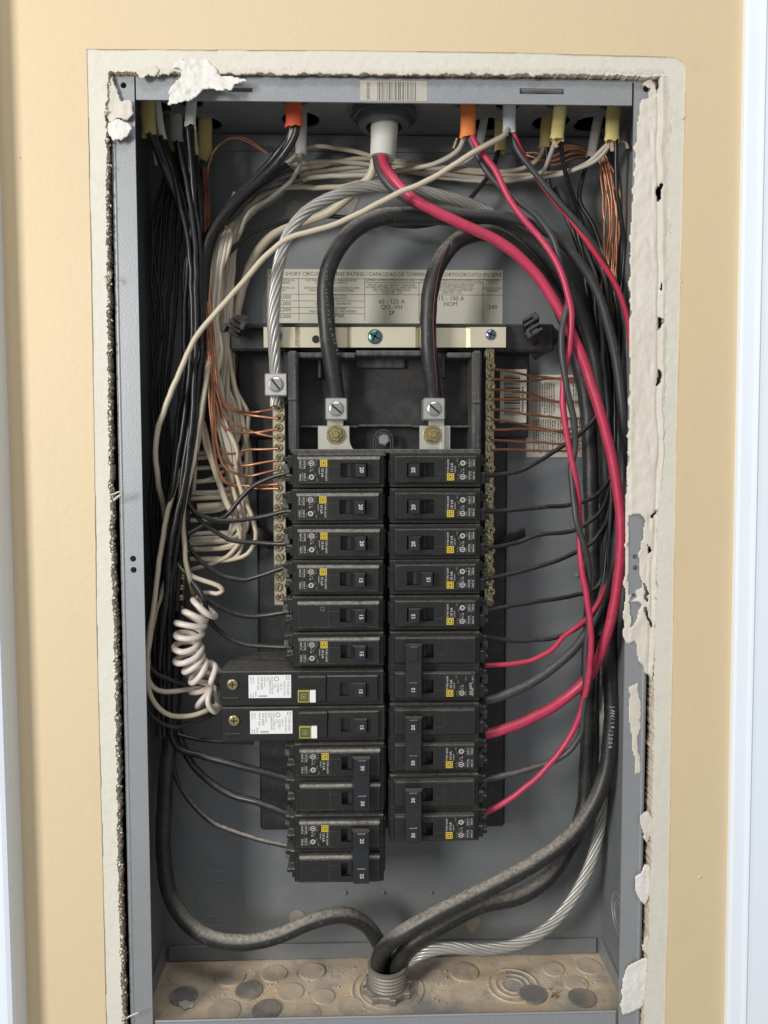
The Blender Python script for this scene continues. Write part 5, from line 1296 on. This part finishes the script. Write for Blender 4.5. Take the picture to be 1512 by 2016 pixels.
for a_ in ([(352, 282, 34), (376, 400, 32), (386, 520, 28), (388, 640, 26), (384, 760, 22), (374, 860, 20), (360, 960, 20), (342, 1060, 22), (326, 1170, 26), (316, 1290, 34), (318, 1400, 46)],
           [(370, 250, 32), (382, 380, 34), (394, 520, 32), (396, 660, 30), (390, 780, 24), (378, 880, 23), (362, 980, 24), (346, 1080, 28), (336, 1180, 36), (330, 1300, 48), (332, 1420, 56)],
           [(324, 278, 36), (360, 420, 34), (376, 540, 32), (378, 660, 32), (370, 780, 28), (356, 880, 26), (336, 980, 26), (318, 1090, 30), (306, 1200, 36), (304, 1330, 46)],
           [(386, 300, 44), (392, 420, 40), (398, 560, 36), (392, 700, 32), (380, 800, 28), (366, 900, 27), (350, 1010, 28), (334, 1110, 34), (322, 1230, 44)]):
    wire(a_, 3.7, M['K'], 'black wire in the thick bundle along the left side of the box', GB)
GF = 'thin dark wires lying along the left side panel'
for i, (a_, b_, c_) in enumerate(((297, 305, 300), (312, 316, 302), (338, 330, 316), (350, 345, 330), (322, 300, 306), (305, 318, 322))):
    wire([(330+i*6, 330, 64), (a_+8, 420, 60), (a_, 520, 58), (b_, 640, 60), (c_, 760, 62), (c_+3, 880, 64), (c_-4, 1000, 62), (c_+6, 1150, 60)], 2.6, M['K'], 'thin dark wire lying along the left side panel of the box', GF)
# stamped date becomes a part of the service cable
DATE.build('date_print', M['ink_white'], bpy.data.objects['service_cable'])

# ------------------------------------------------------------------ paint crust and flakes left on the flange
def hn(px, py): 
    v = Vector((px*.03, py*.012, 1.7)); w_ = Vector((px*.09, py*.05, 6.2))
    return .6*noise.noise(v) + .4*noise.noise(w_) + .3*abs(noise.noise(w_*2.3))
def rbase(px, py):
    t = min(1, max(0, (px-1238)/70)); return -0.6-4.2*t
cr_poly = [(1262, 196), (1290, 186), (1300, 150), (1322, 150), (1325, 220), (1322, 420), (1318, 600), (1312, 800), (1308, 900), (1300, 1000), (1297, 1100), (1293, 1200), (1290, 1290), (1284, 1342), (1268, 1320), (1256, 1290), (1250, 1262), (1240, 1266), (1228, 1262), (1226, 1238), (1230, 1170), (1231, 1010), (1236, 900), (1239, 700), (1240, 500), (1244, 420), (1248, 340), (1252, 260), (1258, 215)]
cr_holes = [[(1238, 1012), (1262, 1013), (1270, 1028), (1264, 1060), (1258, 1110), (1263, 1158), (1250, 1164), (1240, 1172), (1237, 1140), (1238, 1080), (1240, 1050)],
            [(1240, 1180), (1262, 1192), (1255, 1215), (1244, 1236)], [(1242, 1164), (1252, 1166), (1252, 1178), (1243, 1180)],
            [(1300, 360), (1306, 368), (1299, 392), (1291, 398), (1293, 382)], [(1299, 622), (1306, 632), (1297, 650)], [(1298, 726), (1303, 730), (1302, 752), (1291, 760)], [(1274, 1070), (1284, 1082), (1277, 1094)], [(1269, 1160), (1277, 1180), (1272, 1188)],
            [(1291, 1006), (1297, 1003), (1282, 1022), (1278, 1020)], [(1265, 1148), (1270, 1150), (1278, 1170), (1272, 1172)], [(1266, 1196), (1270, 1196), (1284, 1232), (1280, 1234)],
            [(1300, 556), (1303, 560), (1302, 575), (1299, 570)]]
def crack(px, py):
    c = 1296 + 6*noise.noise(Vector((0, py*.012, 3))) - max(0, (py-900))*.045
    c2 = 1283+9*noise.noise(Vector((4, py*.01, 8)))-max(0, (py-850))*.03; d2 = 1.6*max(0, noise.noise(Vector((2, py*.02, 5))))
    return -1.7*math.exp(-((px-c)/2.6)**2) - d2*math.exp(-((px-c2)/2.6)**2) + .55*math.exp(-((px-1243)/5.0)**2) + .8*math.exp(-((px-c-8)/5.0)**2)
cr = crust([cr_poly], cr_holes, 2.5, rbase, lambda a, b: hn(a, b)+crack(a, b), 1.3)
cr.build('paint_crust', M['flake'], wall, label='thick cracked cream paint peeling off the right flange')
def flake(poly, step, basef, m, lab=None, hf=None, th=.9):
    q = crust([poly], [], step, basef, hf or hn, th)
    return q.build('paint_flake', m, wall, label=lab)
flake([(352, 118), (400, 116), (428, 134), (436, 150), (470, 150), (484, 160), (466, 166), (456, 180), (424, 178), (404, 172), (392, 184), (372, 198), (345, 207), (330, 206), (334, 186), (330, 180), (340, 168), (352, 158), (358, 140), (340, 132)], 2.6,
      lambda px, py: -5.2-.13*max(0, py-135)-.03*abs(px-400), M['white_flake'], 'large white paint flake curling over the top lip', lambda a, b: 2.2*noise.noise(Vector((a*.035, b*.05, 2)))+.6*noise.noise(Vector((a*.1, b*.1, 8))))
flake([(206, 165), (222, 150), (232, 180), (240, 200), (258, 196), (262, 226), (250, 236), (236, 232), (222, 244), (210, 232), (204, 200)], 2.6, lambda px, py: -3.2, M['flake'], 'crumbled paint below the top left screw hole')
flake([(214, 240), (232, 234), (252, 240), (260, 252), (250, 268), (240, 280), (222, 276), (210, 262)], 2.4, lambda px, py: -4.6, M['white_flake'], 'round chalky flake on the left flange')
flake([(268, 134), (300, 128), (316, 138), (304, 150), (276, 152)], 2.4, lambda px, py: -5.6, M['flake'])
flake([(1252, 1892), (1268, 1884), (1278, 1892), (1274, 1950), (1264, 1982), (1246, 1994), (1226, 1996), (1220, 1980), (1224, 1930), (1236, 1900)], 2.6, lambda px, py: -1.6-.03*(px-1220), M['white_flake'], 'long white paint flake at the foot of the right flange')
flake([(1266, 1704), (1276, 1702), (1284, 1716), (1282, 1752), (1272, 1782), (1258, 1770), (1248, 1746), (1250, 1722), (1262, 1716)], 2.4, lambda px, py: -3.2, M['white_flake'], 'curled white flake on the lower right flange')
flake([(1262, 1606), (1274, 1596), (1286, 1606), (1284, 1640), (1276, 1660), (1266, 1648), (1260, 1626)], 2.4, lambda px, py: -3.0, M['flake'])
flake([(1262, 1860), (1276, 1838), (1280, 1862), (1272, 1878)], 2.4, lambda px, py: -3.0, M['flake'])
flake([(1240, 1352), (1256, 1345), (1262, 1390), (1258, 1470), (1262, 1520), (1252, 1524), (1244, 1470), (1238, 1420)], 3, lambda px, py: -.25, M['flake'], 'thin worn paint patch on the lower right flange', lambda a, b: .15, .2)
flake([(1268, 160), (1286, 150), (1294, 190), (1284, 200), (1276, 190), (1280, 172), (1262, 168)], 2.4, lambda px, py: -2.4, M['flake'])
# thin paint run along the top of the cut
flake([(280, 132)]+[(x, 133+5*noise.noise(Vector((x*.03, 1, 0)))) for x in range(300, 1310, 14)]+[(1308, 146)]+[(x, 147+6*noise.noise(Vector((x*.05, 5, 0)))+3*noise.noise(Vector((x*.2, 7, 0)))) for x in range(1296, 280, -7)], 2.6, lambda px, py: -4.9, M['flake'], None, lambda a, b: .25+.35*noise.noise(Vector((a*.16, b*.2, 3))), 1.0)
# crumbs lying on the box floor
random.seed(61)
G = MB()
for i in range(170):
    px, py = random.uniform(330, 1190), random.uniform(1905, 1990); p = at_z(px, py, ZF+.9); s = random.uniform(.25, .9)
    if p.y < 4: continue
    G.cbox(p.x-s, p.x+s*.6, p.y-s*.7, p.y+s, p.z-.3, p.z+s*.7, s*.25)
G.build('crumbs', M['gypsum'], label='crumbs of plaster scattered on the dusty box floor', cat='crumbs', kind='stuff')
q = MB()
for i in range(9):
    px, py = 1092+random.uniform(-9, 9), 1957+random.uniform(-9, 9); p = at_z(px, py, ZF+1.6); d = Vector((random.uniform(-3, 3), random.uniform(-3, 3), random.uniform(0, 1)))
    q.tube([p, p+d*.5, p+d], .45, 5)
q.build('wire_clippings', M['C'], label='small heap of copper wire clippings on the box floor at right', cat='clippings', kind='stuff')
q = crust([[(352, 1972), (366, 1966), (384, 1974), (380, 1984), (362, 1990)]], [], 2.5, lambda a, b: at_z(a, b, ZF+2.2).y, lambda a, b: .4*noise.noise(Vector((a*.2, b*.2, 0))), .8)
q.build('paint_chip', M['flake'], label='pale paint chip lying on a dark knockout at the left of the box floor', cat='paint chip')
